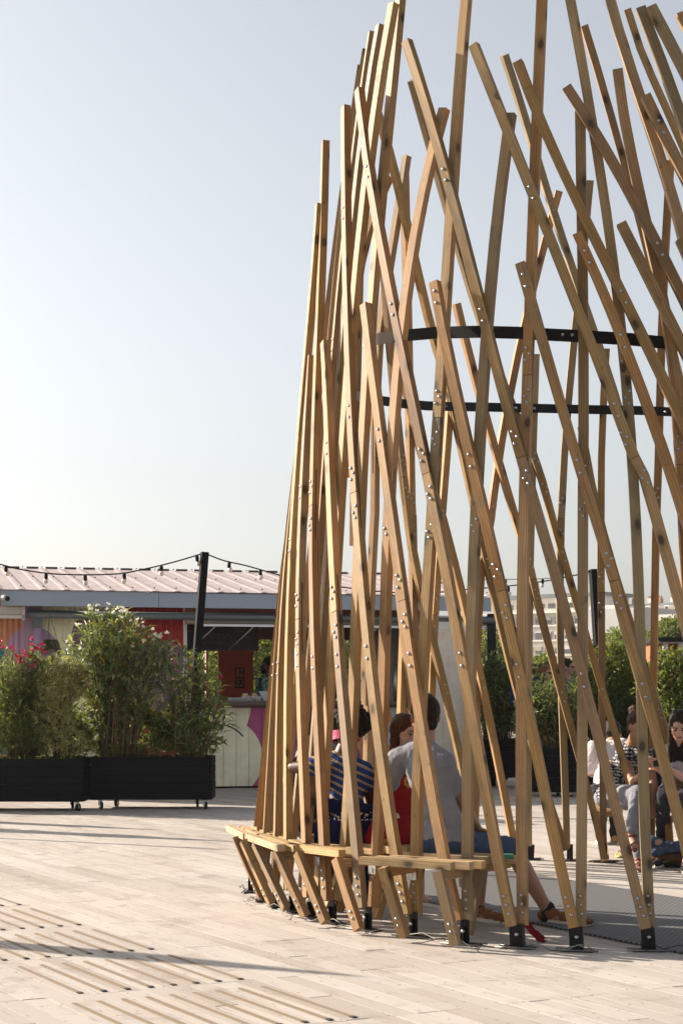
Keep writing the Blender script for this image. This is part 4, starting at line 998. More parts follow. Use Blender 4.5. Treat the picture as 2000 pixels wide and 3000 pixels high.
# ---------------------------------------------------------------- string lights
bulbm = newmat('bulb_frosted', (.80,.66,.58), .35)
sk = MB(); sk.lathe([(.020,-.075),(.024,-.02),(.012,.0)], None, 10); SK = sk.mesh('socket', M['steel'])
bk = MB(); bk.ball((0,0,-.098), (.029,.029,.033), seg=12, rings=8); BK_ = bk.mesh('bulb', bulbm)
def string(pts, bulbs, Z0, Z1_, label):
    n = len(pts); x0, x1 = pts[0][0], pts[-1][0]
    zz = lambda x: Z0 + (Z1_-Z0)*(x-x0)/(x1-x0)
    W = [P(x, y, zz(x)) for x, y in pts]
    root = empty('string_lights', W[0]); tag(root, label, 'string lights')
    # smooth the cable
    out = []
    for i in range(n-1):
        p0, p1, p2, p3 = W[max(i-1,0)], W[i], W[i+1], W[min(i+2,n-1)]
        for k in range(5):
            t = k/5; out.append(.5*((2*p1) + (p2-p0)*t + (2*p0-5*p1+4*p2-p3)*t*t + (3*p1-p0-3*p2+p3)*t**3))
    out.append(W[-1])
    g = MB(); g.tube(out, .0085, 6); g.build('cable', M['steel'], root)
    rr = random.Random(n)
    for (x, y) in bulbs:
        for me in (SK, BK_):
            o = bpy.data.objects.new(me.name, me); COL.objects.link(o); o.parent = root; o.location = P(x, y, zz(x)) - W[0]; o.rotation_euler = (rr.uniform(-.15,.15), rr.uniform(-.2,.05), 0)
            if me is BK_: o.location = o.location
string([(-60,1640),(0,1653),(60,1668),(134,1679),(190,1683),(250,1684),(310,1683),(364,1679),(420,1668),(473,1656),(530,1641),(598,1620)], [(18,1657),(135,1679),(250,1684),(364,1679),(473,1656),(577,1627)], 21, 20.8, 'festoon of frosted bulbs over the roof left of the leaning post')
string([(598,1620),(640,1637),(670,1646),(720,1657),(780,1674),(830,1688),(900,1704),(949,1711),(1050,1727),(1140,1735),(1240,1737),(1310,1733),(1390,1725),(1480,1718),(1570,1706),(1610,1700),(1690,1684),(1740,1671)], [(671,1646),(762,1668),(830,1688),(949,1711),(1050,1727),(1142,1735),(1240,1737),(1390,1725),(1488,1718),(1571,1706)], 20.8, 24.5, 'long festoon of bulbs running right from the leaning post behind the timber poles')
string([(1400,1697),(1490,1697),(1588,1695),(1680,1686),(1740,1673)], [(1588,1695),(1480,1697)], 27, 24.5, 'second festoon meeting the dark post above the white apartment block')
g = MB(); g.beam([P(564,2090,20.7), P(600,1618,20.8)], .085, .085, lambda p: Vector((.35,-1,0))); o = g.build('light_post', M['plank']); tag(o, 'leaning black wooden post carrying the festoon lights in front of the bar', 'post')
g = MB(); g.beam([P(1765,2150,24.4), P(1735,1668,24.5)], .09, .09, lambda p: Vector((.35,-1,0))); o = g.build('light_post', M['plank']); tag(o, 'dark wooden post carrying the festoon lights behind the far poles at right', 'post')
for (x, y) in ((1728,1680),(1733,1705),(1726,1722)):
    pass
# ---------------------------------------------------------------- beyond the terrace
bush(20, [(P(640,1900,40),(2.2,1.5,.95),650),(P(820,1930,38),(1.6,1.4,1.0),600),(P(760,2010,37),(2.2,1.3,1.2),400)], P(760,2200,38), 'bright green tree seen through the open bar behind the barman', 'bright', .17, .075, cat='tree', name='tree', stems=5, stem_r=.12)
bush(21, [(P(1000,1920,42),(2.0,1.5,1.1),650),(P(1120,1960,41),(1.6,1.5,1.1),450),(P(560,1960,40),(.9,1,1.0),220)], P(1020,2250,42), 'dark tree behind the windows of the bar', 'green', .17, .06, cat='tree', name='tree', stems=5, stem_r=.12)
bush(22, [(P(1440,1935,62),(1.1,1.2,.9),360),(P(1400,1895,64),(.8,1,.8),220),(P(1500,1985,60),(1.6,1.2,.8),360),(P(1590,1990,60),(1.0,1.2,.7),260)], P(1450,2100,62), 'olive green tree below the white apartment block', 'green', .16, .09, cat='tree', name='tree', stems=5, stem_r=.15)
bush(23, [(P(1760,1960,66),(1.1,1.2,1.0),320),(P(1850,1930,68),(1.2,1.2,1.1),360),(P(1810,1895,70),(.6,1,.6),160),(P(1700,1990,66),(1.0,1,.8),200)], P(1800,2100,67), 'rounded olive tree below the grey party wall', 'green', .17, .09, cat='tree', name='tree', stems=5, stem_r=.15)
bush(24, [(P(1975,1860,80),(1.1,1.2,.8),360),(P(1935,1895,80),(.8,1,.5),200),(P(2040,1880,80),(1.2,1,.9),260)], P(1980,2100,80), 'round tree crown above the orange kiosk roof', 'green', .2, .1, cat='tree', name='tree', stems=5, stem_r=.15)
# city blocks
def bldmat(name, c): 
    m = newmat(name, c, .8); g = G(m); tc = g.n('ShaderNodeTexCoord'); g.l(g.mix(g.mapr(g.noise(tc.outputs['Object'], .25, 5, .7), .35,.7), c, tuple(q*.85 for q in c)), g.b.inputs['Base Color']); return m
wh = bldmat('render_cream', (.78,.72,.64)); gy = bldmat('render_grey', (.52,.52,.51)); slate = bldmat('slate', (.13,.14,.16)); glz = newmat('dark_glazing', (.07,.075,.085), .2); pot = newmat('chimney_pot', (.40,.17,.10), .8); shut = newmat('blind', (.36,.28,.23), .7)
ZB = 330.0
def bx(root, name, mat, x0, x1, y0, y1, Z, dep=12, kind=None):
    g = MB(); g.box(XZ(x0,Z), XZ(x1,Z), Z, Z+dep, ZZ(y1,Z), ZZ(y0,Z)); o = g.build(name, mat, root)
    if kind: o['kind'] = kind
    return o
ap = empty('apartment_block', P(1560,2030,ZB)); tag(ap, 'long cream apartment block with rows of square windows and a setback roof storey', 'apartment block')
bx(ap, 'wall', wh, 1432, 1722, 1795, 2120, ZB, 14)
bx(ap, 'setback', wh, 1440, 1700, 1752, 1795, ZB+4, 9)
bx(ap, 'roof', slate, 1436, 1712, 1742, 1752, ZB+3, 11)
bx(ap, 'ledge', wh, 1430, 1724, 1793, 1798, ZB-1.2, 1.2)
bx(ap, 'curved_bay', wh, 1600, 1640, 1754, 1768, ZB+2, 3)
for y in (1785, 1788, 1791): bx(ap, 'railing', gy, 1540, 1722, y, y+.8, ZB-1.1, .1)
for k in range(9): bx(ap, 'roof_window', glz, 1450+k*28, 1468+k*28, 1770, 1784, ZB+3.8, .3)
fl = [(1810,1830),(1852,1873),(1895,1916),(1938,1958),(1980,2000)]
wm = {}
for r, (ya, yb) in enumerate(fl):
    g = MB(); g.box(XZ(1430,ZB), XZ(1724,ZB), ZB-.5, ZB-.02, ZZ(yb+7,ZB), ZZ(yb+3,ZB)); g.build('string_course', wh, ap)
    for k in range(11):
        x = 1441 + k*25.6
        fr = bx(ap, 'window', gy, x-1, x+18, ya-1, yb+1, ZB-.25, .24)
        bx(fr, 'pane', glz, x, x+17, ya, yb, ZB-.32, .06)
        bx(fr, 'blind', shut if (k+r) % 2 else gy, x, x+17, ya, ya+3+((k*5+r*3)%4)*3, ZB-.4, .06)
gb = empty('party_wall_block', P(1800,2030,ZB-20)); tag(gb, 'tall blank grey party wall beside the cream apartment block', 'building')
bx(gb, 'wall', gy, 1722, 1872, 1782, 2100, ZB-20, 15)
bx(gb, 'roof_storey', newmat('blue_grey_glazing', (.30,.35,.40), .3), 1690, 1872, 1718, 1762, ZB+10, 15)
bx(gb, 'terrace', wh, 1722, 1800, 1772, 1783, ZB-19, 6)
for y in (1720, 1728, 1736): bx(gb, 'glazing_bar', gy, 1692, 1870, y, y+1, ZB+9.8, .15)
mn = empty('mansard_block', P(1920,2030,ZB-10)); tag(mn, 'slate mansard roofed block with dormers and orange chimney pots', 'building')
bx(mn, 'wall', wh, 1872, 2100, 1806, 2100, ZB-10, 14)
g = MB(); Z = ZB-10
g.hexa([(XZ(1790,Z),Z-1,ZZ(1808,Z)),(XZ(2110,Z),Z-1,ZZ(1808,Z)),(XZ(2110,Z),Z+12,ZZ(1808,Z)),(XZ(1790,Z),Z+12,ZZ(1808,Z)),(XZ(1790,Z),Z+2.5,ZZ(1765,Z)),(XZ(2110,Z),Z+2.5,ZZ(1765,Z)),(XZ(2110,Z),Z+10,ZZ(1765,Z)),(XZ(1790,Z),Z+10,ZZ(1765,Z))]); g.build('mansard_roof', slate, mn)
bx(mn, 'parapet', wh, 1788, 2110, 1806, 1812, Z-1.6, .8)
for k in range(12):
    x = 1806+k*24; d_ = bx(mn, 'dormer', wh, x, x+11, 1774, 1800, Z-.9, 2.5); bx(d_, 'pane', glz, x+2.5, x+8.5, 1778, 1797, Z-1.0, .08)
for k, x in enumerate((1828,1868,1880,1892,1925,1938,1978,1990)):
    c_ = bx(mn, 'chimney', wh if k % 3 else pot, x, x+9, 1752, 1766, Z+3, 1)
    for j in range(3): bx(c_, 'chimney_pot', pot, x+3*j, x+3*j+2, 1745+(j%2)*2, 1752, Z+3.2, .5)
lw = empty('low_white_building', P(1950,2030,250)); tag(lw, 'low white building with diagonal braced windows above the trees at the right edge', 'building')
bx(lw, 'wall', wh, 1925, 2100, 1800, 2100, 250, 10)
bx(lw, 'roof', pot, 1923, 2100, 1832, 1838, 249.5, .4)
for k in range(4):
    x = 1940+k*16; bx(lw, 'pane', glz, x, x+12, 1812, 1828, 249.9, .08)
lf = empty('rooftops', P(1150,2030,300)); tag(lf, 'pale rooftops glimpsed between the poles above the bar roof', 'building')
bx(lf, 'wall', gy, 1120, 1180, 1690, 1760, 300, 10); bx(lf, 'wall', wh, 1180, 1300, 1715, 1765, 305, 10)
bx(lf, 'roof_plant', slate, 1262, 1300, 1705, 1715, 305, 6)

for r_ in (ap, gb, mn, lw):
    a_ = rad(42); r_.rotation_euler = (0, 0, -a_); r_.scale = (1/math.cos(a_), 1, 1)
# ---------------------------------------------------------------- people
def skin(name, c): 
    m = newmat(name, c, .5, spec=.4); m.node_tree.nodes['Principled BSDF'].inputs['Subsurface Weight'].default_value = .12
    m.node_tree.nodes['Principled BSDF'].inputs['Subsurface Radius'].default_value = (.02,.008,.004); return m
def cloth(name, c, rough=.85, c2=None):
    m = newmat(name, c, rough, spec=.15); g = G(m); tc = g.n('ShaderNodeTexCoord')
    n = g.noise(tc.outputs['Object'], 9, 4, .6); fn = g.noise(tc.outputs['Object'], 160, 2)
    g.l(g.mix(g.mapr(n, .3, .7), tuple(q*.85 for q in c), c2 or tuple(min(1, q*1.12) for q in c)), g.b.inputs['Base Color'])
    g.bump(g.math('ADD', g.math('MULTIPLY', n, 2.0), g.math('MULTIPLY', fn, .15)), .6, .02)
    return m
SK = {'dark': skin('skin_dark', (.10,.048,.03)), 'brown': skin('skin_brown', (.24,.12,.075)), 'light': skin('skin_light', (.50,.29,.205)), 'tan': skin('skin_tan', (.36,.19,.125))}
HR = {'black': newmat('hair_black', (.012,.009,.008), .6), 'brown': newmat('hair_brown', (.05,.025,.015), .45), 'auburn': newmat('hair_auburn', (.06,.02,.01), .4), 'dark': newmat('hair_dark', (.02,.013,.01), .45), 'ginger': newmat('hair_ginger', (.16,.065,.03), .5)}
for q in HR.values():
    gh = G(q); tch = gh.n('ShaderNodeTexCoord'); mph = gh.n('ShaderNodeMapping'); mph.inputs['Scale'].default_value = (90,90,9); gh.l(tch.outputs['Object'], mph.inputs[0]); nh = gh.noise(mph.outputs[0], 1.5, 4, .7)
    ch_ = tuple(q.node_tree.nodes['Principled BSDF'].inputs['Base Color'].default_value)[:3]
    gh.l(gh.mix(gh.mapr(nh, .35, .7), tuple(c*.5 for c in ch_), tuple(min(1,c*2.2) for c in ch_)), gh.b.inputs['Base Color']); gh.bump(nh, .9, .01)
for q in HR.values(): q.node_tree.nodes['Principled BSDF'].inputs['Specular IOR Level'].default_value = .12
M['eye'] = newmat('eye_dark', (.02,.015,.012), .2); M['lip'] = newmat('lip', (.30,.09,.08), .5); M['lens'] = newmat('sunglass_lens', (.008,.008,.009), .12)
def blob(name, g, mat, parent, vox=.011, sm=3, disp=None):
    o = g.build(name, mat, parent)
    r = o.modifiers.new('remesh', 'REMESH'); r.mode = 'VOXEL'; r.voxel_size = vox; r.use_smooth_shade = True
    if sm:
        s = o.modifiers.new('smooth', 'SMOOTH'); s.factor = .5; s.iterations = sm
    if disp:
        tx = bpy.data.textures.new(name+'_tex', 'CLOUDS'); tx.noise_scale = disp[1]; d = o.modifiers.new('disp', 'DISPLACE'); d.texture = tx; d.strength = disp[0]; d.mid_level = .5; d.texture_coords = 'LOCAL'
    return o
def cap(g, a, b, ra, rb, n=4, seg=12):
    a, b = Vector(a), Vector(b)
    g.tube([a.lerp(b, k/n) for k in range(n+1)], [ra + (rb-ra)*k/n for k in range(n+1)], seg)
    g.ball(a, ra*1.0, seg=seg, rings=7); g.ball(b, rb*1.0, seg=seg, rings=7)
def hand(g, wr, el, side, sc=1.0, curl=.35):
    d = (wr-el).normalized(); up = Vector((0,0,1)); s_ = d.cross(up)
    if s_.length < .2: s_ = Vector((1,0,0))
    s_.normalize(); n = s_.cross(d).normalized()
    palm = wr + d*.045*sc; g.ball(palm, (.042*sc,.038*sc,.017*sc), (d, s_, n), 12, 8)
    for k, (o_, L) in enumerate(((-.030,.055),(-.011,.068),(.010,.064),(.028,.050))):
        p0 = wr + d*.070*sc + s_*o_*sc; p1 = p0 + (d - n*curl*.6).normalized()*L*.55*sc; p2 = p1 + (d*.6 - n*curl*2).normalized()*L*.5*sc
        cap(g, p0, p1, .0095*sc, .0088*sc, 2, 8); cap(g, p1, p2, .0088*sc, .0075*sc, 2, 8)
    t0 = wr + d*.02*sc - s_*side*.028*sc; t1 = t0 + (d*.6 - s_*side*.8).normalized()*.035*sc; t2 = t1 + (d*.95 - s_*side*.2 - n*.3).normalized()*.028*sc
    cap(g, t0, t1, .012*sc, .010*sc, 2, 8); cap(g, t1, t2, .010*sc, .008*sc, 2, 8)
def head(g, root, c, f, up, sk, sc=1.0, glasses=False, face=True):
    f = f.normalized(); up = (up - f*up.dot(f)).normalized(); r = f.cross(up)
    g.ball(c + up*.02*sc - f*.012*sc, (.074*sc,.094*sc,.092*sc), (r, f, up), 20, 14)
    g.ball(c - up*.045*sc + f*.028*sc, (.055*sc,.062*sc,.062*sc), (r, f, up), 16, 10)
    g.ball(c - up*.088*sc + f*.06*sc, (.026*sc,.022*sc,.02*sc), (r, f, up), 10, 8)
    cap(g, c + up*.012*sc + f*.082*sc, c - up*.028*sc + f*.102*sc, .008*sc, .014*sc, 3, 8)
    for s_ in (-1, 1):
        g.ball(c + r*.076*s_*sc - up*.01*sc - f*.008*sc, (.010*sc,.020*sc,.032*sc), (r, (f - r*s_*.5).normalized(), up), 10, 8)
        g.ball(c + r*.038*s_*sc - up*.03*sc + f*.052*sc, (.026*sc,.026*sc,.022*sc), (r, f, up), 10, 8)
        g.ball(c + r*.032*s_*sc + up*.028*sc + f*.074*sc, (.026*sc,.012*sc,.010*sc), (r, f, up), 10, 8)
    if not face: return
    e = MB()
    if glasses:
        for s_ in (-1, 1): e.ball(c + r*.033*s_*sc + up*.010*sc + f*.092*sc, (.027*sc,.007*sc,.020*sc), (r, f, up), 12, 8)
        e.tube([c - r*.078*sc + up*.014*sc, c - r*.07*sc + up*.014*sc + f*.08*sc], .0035*sc, 6); e.tube([c + r*.078*sc + up*.014*sc, c + r*.07*sc + up*.014*sc + f*.08*sc], .0035*sc, 6)
        e.tube([c - r*.06*sc + up*.018*sc + f*.088*sc, c + r*.06*sc + up*.018*sc + f*.088*sc], .003*sc, 6)
        e.build('sunglasses', M['lens'], root)
    else:
        for s_ in (-1, 1): e.ball(c + r*.031*s_*sc + up*.008*sc + f*.083*sc, (.013*sc,.007*sc,.006*sc), (r, f, up), 10, 8)
        e.build('eyes', M['eye'], root)
        e = MB()
        for s_ in (-1, 1): cap(e, c + r*.016*s_*sc + up*.030*sc + f*.089*sc, c + r*.05*s_*sc + up*.032*sc + f*.074*sc, .0035*sc, .0025*sc, 2, 6)
        e.build('eyebrows', HR['dark'], root)
    e = MB(); e.ball(c - up*.055*sc + f*.087*sc, (.022*sc,.008*sc,.007*sc), (r, f, up), 10, 8); e.build('lips', M['lip'], root)
def hair_cap(g, c, f, up, sc=1.0, extra=.010, low=-.035):
    f = f.normalized(); up = (up - f*up.dot(f)).normalized(); r = f.cross(up)
    g.ball(c + up*.034*sc - f*.026*sc, ((.074+extra)*sc,(.088+extra)*sc,(.088+extra)*sc), (r, f, up), 18, 12)
    g.ball(c + up*low*sc - f*.052*sc, (.060*sc,.046*sc,.055*sc), (r, f, up), 14, 10)
def person(name, label, J, f, sk, shirt, trou, hair='dark', hairf=None, sc=1.0, sleeve=.55, leg=1.0, shoes=None, head_up=None, face_dir=None, glasses=False, face=True, female=False, torso_only=False, hands=True, group=None, shirtdisp=.0):
    V = {k: (v if isinstance(v, Vector) else P(*v)) for k, v in J.items()}
    pel = (V['hipL'] + V['hipR'])/2; base = Vector((pel.x, pel.y, 0)); root = empty('person', base); tag(root, label, 'person', group)
    f = Vector(f).normalized(); fd = Vector(face_dir).normalized() if face_dir else f; hu = Vector(head_up).normalized() if head_up else Vector((0,0,1))
    sh = (V['shL'] + V['shR'])/2; up = (V['neck']-pel).normalized(); r = (V['shR']-V['shL']).normalized(); fw = up.cross(r).normalized()
    if fw.dot(f) < 0: fw = -fw
    ww = (V['shR']-V['shL']).length
    g = MB(); s = sc
    head(g, root, V['head'], fd, hu, sk, s, glasses, face)
    cap(g, V['head'] - hu*.06*s - fd*.02*s, V['neck'] + (pel-V['neck']).normalized()*.02, .050*s, .058*s)
    ch = V['neck'].lerp(pel, .30); wa = V['neck'].lerp(pel, .66)
    def torso(g, e):
        g.ball(ch, (ww*.42+e, .105*s+e, .17*s+e), (r, fw, up), 20, 12)
        g.ball(wa, (.125*s+e, .095*s+e, .16*s+e), (r, fw, up), 18, 12)
        g.ball(pel + up*.03, (.155*s+e, .115*s+e, .12*s+e), (r, fw, up), 18, 12)
        for k in ('shL', 'shR'): cap(g, V['neck'] + (pel-V['neck']).normalized()*.03*s, V[k], .052*s+e, .050*s+e)
        if female:
            for q in (-1, 1): g.ball(ch - up*.05*s + fw*.085*s + r*q*.065*s, .058*s+e*.5, seg=12, rings=8)
    torso(g, 0)
    for a in ('L', 'R'):
        if 'el'+a in V:
            cap(g, V['sh'+a], V['el'+a], .045*s, .036*s); cap(g, V['el'+a], V['el'+a].lerp(V['wr'+a], .3), .036*s, .039*s); cap(g, V['el'+a].lerp(V['wr'+a], .3), V['wr'+a], .039*s, .024*s)
            if hands: hand(g, V['wr'+a], V['el'+a], 1 if a == 'L' else -1, s)
        if 'kn'+a in V and not torso_only:
            cap(g, V['hip'+a], V['kn'+a], .080*s, .054*s); k2 = V['kn'+a].lerp(V['an'+a], .3)
            cap(g, V['kn'+a], k2, .052*s, .054*s); cap(g, k2, V['an'+a], .054*s, .033*s)
            if 'to'+a in V:
                cap(g, V['an'+a] - Vector((0,0,.035)), V['to'+a], .034*s, .026*s)
                if shoes is None:
                    td = (V['to'+a]-V['an'+a]); td.z = 0; td.normalize(); sd2 = Vector((-td.y, td.x, 0))
                    for k in range(5): cap(g, V['to'+a] + sd2*(-.03+.015*k), V['to'+a] + sd2*(-.034+.017*k) + td*(.04-.005*abs(k-1)), .009, .008, 2, 8)
    blob('body', g, sk, root, .0085, 2)
    g = MB(); torso(g, .014)
    if sleeve > 0:
        for a in ('L', 'R'):
            if 'el'+a in V:
                if sleeve <= 1: cap(g, V['sh'+a], V['sh'+a].lerp(V['el'+a], sleeve), .062*s, .056*s)
                else:
                    cap(g, V['sh'+a], V['el'+a], .060*s, .050*s); cap(g, V['el'+a], V['el'+a].lerp(V['wr'+a], sleeve-1), .050*s, .040*s)
    ob = blob('shirt', g, shirt, root, .011, 3, (.03, .085))
    if trou is not None and not torso_only:
        g = MB(); g.ball(pel + up*.0, (.17*s, .13*s, .115*s), (r, fw, up), 18, 12)
        for a in ('L', 'R'):
            if 'kn'+a in V:
                if leg <= .5: cap(g, V['hip'+a], V['hip'+a].lerp(V['kn'+a], leg*2), .096*s, .078*s)
                else:
                    cap(g, V['hip'+a], V['kn'+a], .094*s, .066*s); cap(g, V['kn'+a], V['kn'+a].lerp(V['an'+a], (leg-.5)*2), .066*s, .046*s)
        blob('trousers' if leg > .5 else 'shorts', g, trou, root, .011, 3, (.022, .06))
    if shoes is not None and not torso_only:
        for a in ('L', 'R'):
            if 'to'+a in V:
                A = V['an'+a]; T = V['to'+a]; d = (T-A); d.z = 0; d.normalize(); sd2 = Vector((-d.y, d.x, 0)); B = Vector((A.x, A.y, 0)) - d*.035
                g = MB(); L = (Vector((T.x, T.y, 0))-B).length + .03
                for q, w_, h in ((.04,.034,.055),(.22,.036,.06),(.5,.040,.048),(.78,.043,.036),(.93,.034,.028)):
                    g.ball(B + d*L*q + Vector((0,0,.028+h*.35)), (L*.17, w_, h*.75), (d, sd2, Vector((0,0,1))), 14, 9)
                cap(g, A + Vector((0,0,-.0)), B + d*.05 + Vector((0,0,.05)), .042, .042)
                so_ = blob('shoe', g, shoes, root, .007, 2)
                g = MB(); n0 = []
                for hz in (.0, .026):
                    for k in range(16):
                        th = 2*math.pi*k/16; g.v.append(tuple(B + d*(L*.5 + L*.52*math.cos(th)) + sd2*(.043*math.sin(th)*(1.0 - .12*math.cos(th+.6))) + Vector((0,0,hz))))
                for k in range(16): k2 = (k+1)%16; g.face((k, k2, 16+k2, 16+k), None, True)
                g.face(list(range(16))[::-1]); g.face(list(range(16,32)))
                g.build('sole', newmat('sole_white', (.62,.58,.52), .7) if 'sole_white' not in bpy.data.materials else bpy.data.materials['sole_white'], so_)
                if 'lace_' not in bpy.data.materials: newmat('lace_', (.5,.45,.38), .8)
                g = MB()
                for k in range(4):
                    c_ = B + d*L*(.36+.09*k) + Vector((0,0,.105-.012*k)); g.tube([c_ - sd2*.022, c_ + Vector((0,0,.006)), c_ + sd2*.022], .003, 5)
                g.build('laces', bpy.data.materials['lace_'], so_)
    g = MB()
    if hairf: hairf(g, V['head'], fd, hu, s); hairmesh = True
    else: hair_cap(g, V['head'], fd, hu, s)
    blob('hair', g, HR[hair], root, .0085, 1, (.012, .03))
    return root, V
# man in grey t-shirt
gm, gv = person('person', 'man in a grey t-shirt and denim shorts seated with his back to the camera', dict(head=(1243,2100,9.98), neck=(1240,2178,9.9), shL=(1163,2222,9.95), shR=(1304,2240,9.8), elL=(1128,2335,10.15), wrL=(1150,2430,10.3), elR=(1350,2345,9.9), wrR=(1398,2425,10.1),
    hipL=(1262,2472,9.8), hipR=(1338,2480,9.78), knL=(1405,2478,10.2), anL=(1400,2668,10.22), toL=(1472,2700,10.05), knR=(1500,2490,10.1), anR=(1605,2670,10.12), toR=(1712,2703,9.95)),
    (.35,.95,0), SK['tan'], cloth('grey_jersey', (.26,.265,.30)), cloth('denim_blue', (.055,.085,.15)), 'dark', shoes=cloth('tan_suede', (.24,.105,.045)), leg=.46, sleeve=.62, head_up=(-.05,0,1), face_dir=(-.25,.95,-.1), sc=1.02)
newmat('sock_black', (.012,.012,.014), .9)
for a in 'LR':
    g = MB(); A = gv['an'+a]; cap(g, A + Vector((0,0,.02)), A - Vector((0,0,.03)), .041, .043); blob('sock', g, bpy.data.materials['sock_black'], gm, .008, 1)
# striped t-shirt woman with afro and bandana
m = newmat('striped_jersey', rough=.85, spec=.15); g_ = G(m); tc = g_.n('ShaderNodeTexCoord'); sx = g_.n('ShaderNodeSeparateXYZ'); g_.l(tc.outputs['Object'], sx.inputs[0])
h = g_.math('ADD', g_.math('ADD', sx.outputs[2], g_.math('MULTIPLY', sx.outputs[0], .48)), g_.math('MULTIPLY', g_.noise(tc.outputs['Object'], 3, 2), .06))
fr = g_.math('FRACT', g_.math('DIVIDE', h, .047))
s1_ = g_.math('MULTIPLY', g_.math('GREATER_THAN', fr, .10), g_.math('LESS_THAN', fr, .21)); s2_ = g_.math('MULTIPLY', g_.math('GREATER_THAN', fr, .29), g_.math('LESS_THAN', fr, .40))
g_.l(g_.mix(g_.math('MAXIMUM', s1_, s2_), (.018,.05,.19), (.50,.36,.14)), g_.b.inputs['Base Color']); g_.bump(g_.noise(tc.outputs['Object'], 11, 3), .6, .02)
rr_ = random.Random(2)
def afro(g, c, f, up, s):
    cc = c + Vector((.028,-.01,.062)); g.ball(cc, (.126,.12,.096))
    for k in range(110):
        v = rv(rr_); 
        if v.z < -.45: continue
        g.ball(cc + Vector((v.x*.122, v.y*.112, v.z*.092)), rr_.uniform(.018,.032), seg=8, rings=6)
sw, sv = person('person', 'woman with dark afro, pink bandana and blue striped t-shirt, her back turned', dict(head=(1013,2150,10.55), neck=(1000,2212,10.5), shL=(922,2245,10.55), shR=(1066,2262,10.45), elL=(858,2248,10.65), wrL=(905,2250,10.95), elR=(1088,2345,10.55), wrR=(1070,2262,10.8),
    hipL=(975,2452,10.45), hipR=(1050,2455,10.4), knL=(985,2480,10.95), anL=(990,2610,11.1), knR=(1060,2480,10.9), anR=(1065,2620,11.05), toL=(990,2640,11.2), toR=(1065,2640,11.2)),
    (0,1,0), SK['dark'], m, cloth('navy_trousers', (.012,.016,.05)), 'black', hairf=afro, shoes=cloth('dark_shoe', (.02,.02,.02)), sleeve=.42, face=False, sc=.98)
hc = sv['head']; g = MB()
band = []
for k in range(25):
    th = 2*math.pi*k/24; band.append(hc + Vector((.083*math.cos(th), .102*math.sin(th)-.008, -.012 - .03*math.sin(th)*-1*-.6)))
g.beam(band, .006, .055, lambda p: Vector((0,0,1)))
bm2 = newmat('bandana_pink', (.55,.045,.16), .8); gb_ = G(bm2); tc = gb_.n('ShaderNodeTexCoord'); vo = gb_.n('ShaderNodeTexVoronoi'); gb_.l(tc.outputs['Object'], vo.inputs[0]); vo.inputs['Scale'].default_value = 70
gb_.l(gb_.mix(gb_.math('MULTIPLY', gb_.math('LESS_THAN', gb_.math('ABSOLUTE', gb_.math('SUBTRACT', vo.outputs['Distance'], .38)), .07), .6), (.50,.035,.14), (.8,.5,.58)), gb_.b.inputs['Base Color'])
g.build('bandana', bm2, sw)
g = MB(); pel = (sv['hipL']+sv['hipR'])/2
for q in range(9):
    a = -1.2+q*.3; g.ball(pel + Vector((.16*math.sin(a), -.10*math.cos(a)-.01, -.0 + .03*math.sin(q*2.1))), (.045,.04,.15), seg=10, rings=8)
cap(g, pel + Vector((-.10,-.1,.20)), pel + Vector((.13,-.09,.17)), .04, .04); cap(g, pel + Vector((.13,-.08,.17)), pel + Vector((.20,.0,.05)), .04, .05)
nv = newmat('navy_cardigan', rough=.9, spec=.1); gn = G(nv); tc = gn.n('ShaderNodeTexCoord'); sx = gn.n('ShaderNodeSeparateXYZ'); gn.l(tc.outputs['Object'], sx.inputs[0]); vo = gn.n('ShaderNodeTexVoronoi'); gn.l(tc.outputs['Object'], vo.inputs[0]); vo.inputs['Scale'].default_value = 60
zz_ = gn.math('MULTIPLY', gn.math('LESS_THAN', gn.math('ABSOLUTE', gn.math('SUBTRACT', sx.outputs[2], float(pel.z+.135))), .025), gn.math('LESS_THAN', vo.outputs['Distance'], .42))
gn.l(gn.mix(zz_, (.010,.013,.055), (.62,.52,.45)), gn.b.inputs['Base Color'])
blob('cardigan', g, nv, sw, .010, 3, (.015,.05))
# dark waistcoat person on the left
def short_hair(g, c, f, up, s): hair_cap(g, c, f, up, s, .008)
wc, wv2 = person('person', 'dark haired person in grey shirt and black waistcoat seated behind the leftmost poles', dict(head=(935,2118,11.2), neck=(922,2180,11.2), shL=(895,2205,11.4), shR=(975,2212,11.0), elL=(880,2300,11.4), wrL=(915,2370,11.5), elR=(975,2310,10.95), wrR=(985,2380,11.2),
    hipL=(890,2412,11.3), hipR=(955,2416,11.1), knL=(925,2430,11.75), anL=(930,2560,11.8), knR=(975,2430,11.6), anR=(980,2565,11.7), toL=(935,2580,11.9), toR=(985,2585,11.8)),
    (.75,.6,0), SK['brown'], cloth('grey_print_shirt', (.20,.185,.16)), cloth('black_trousers', (.015,.014,.016)), 'black', face_dir=(.85,.5,-.1), shoes=cloth('shoe_black2', (.02,.02,.02)), sleeve=1.3)
pel = (wv2['hipL']+wv2['hipR'])/2; g = MB(); up_ = (wv2['neck']-pel).normalized(); g.ball(wv2['neck'].lerp(pel,.5), (.185,.165,.24), seg=18, rings=12); g.ball(wv2['neck'].lerp(pel,.85), (.18,.165,.15), seg=18, rings=12)
blob('waistcoat', g, cloth('waistcoat_black', (.018,.015,.014), c2=(.05,.04,.03)), wc, .011, 3, (.012,.05))
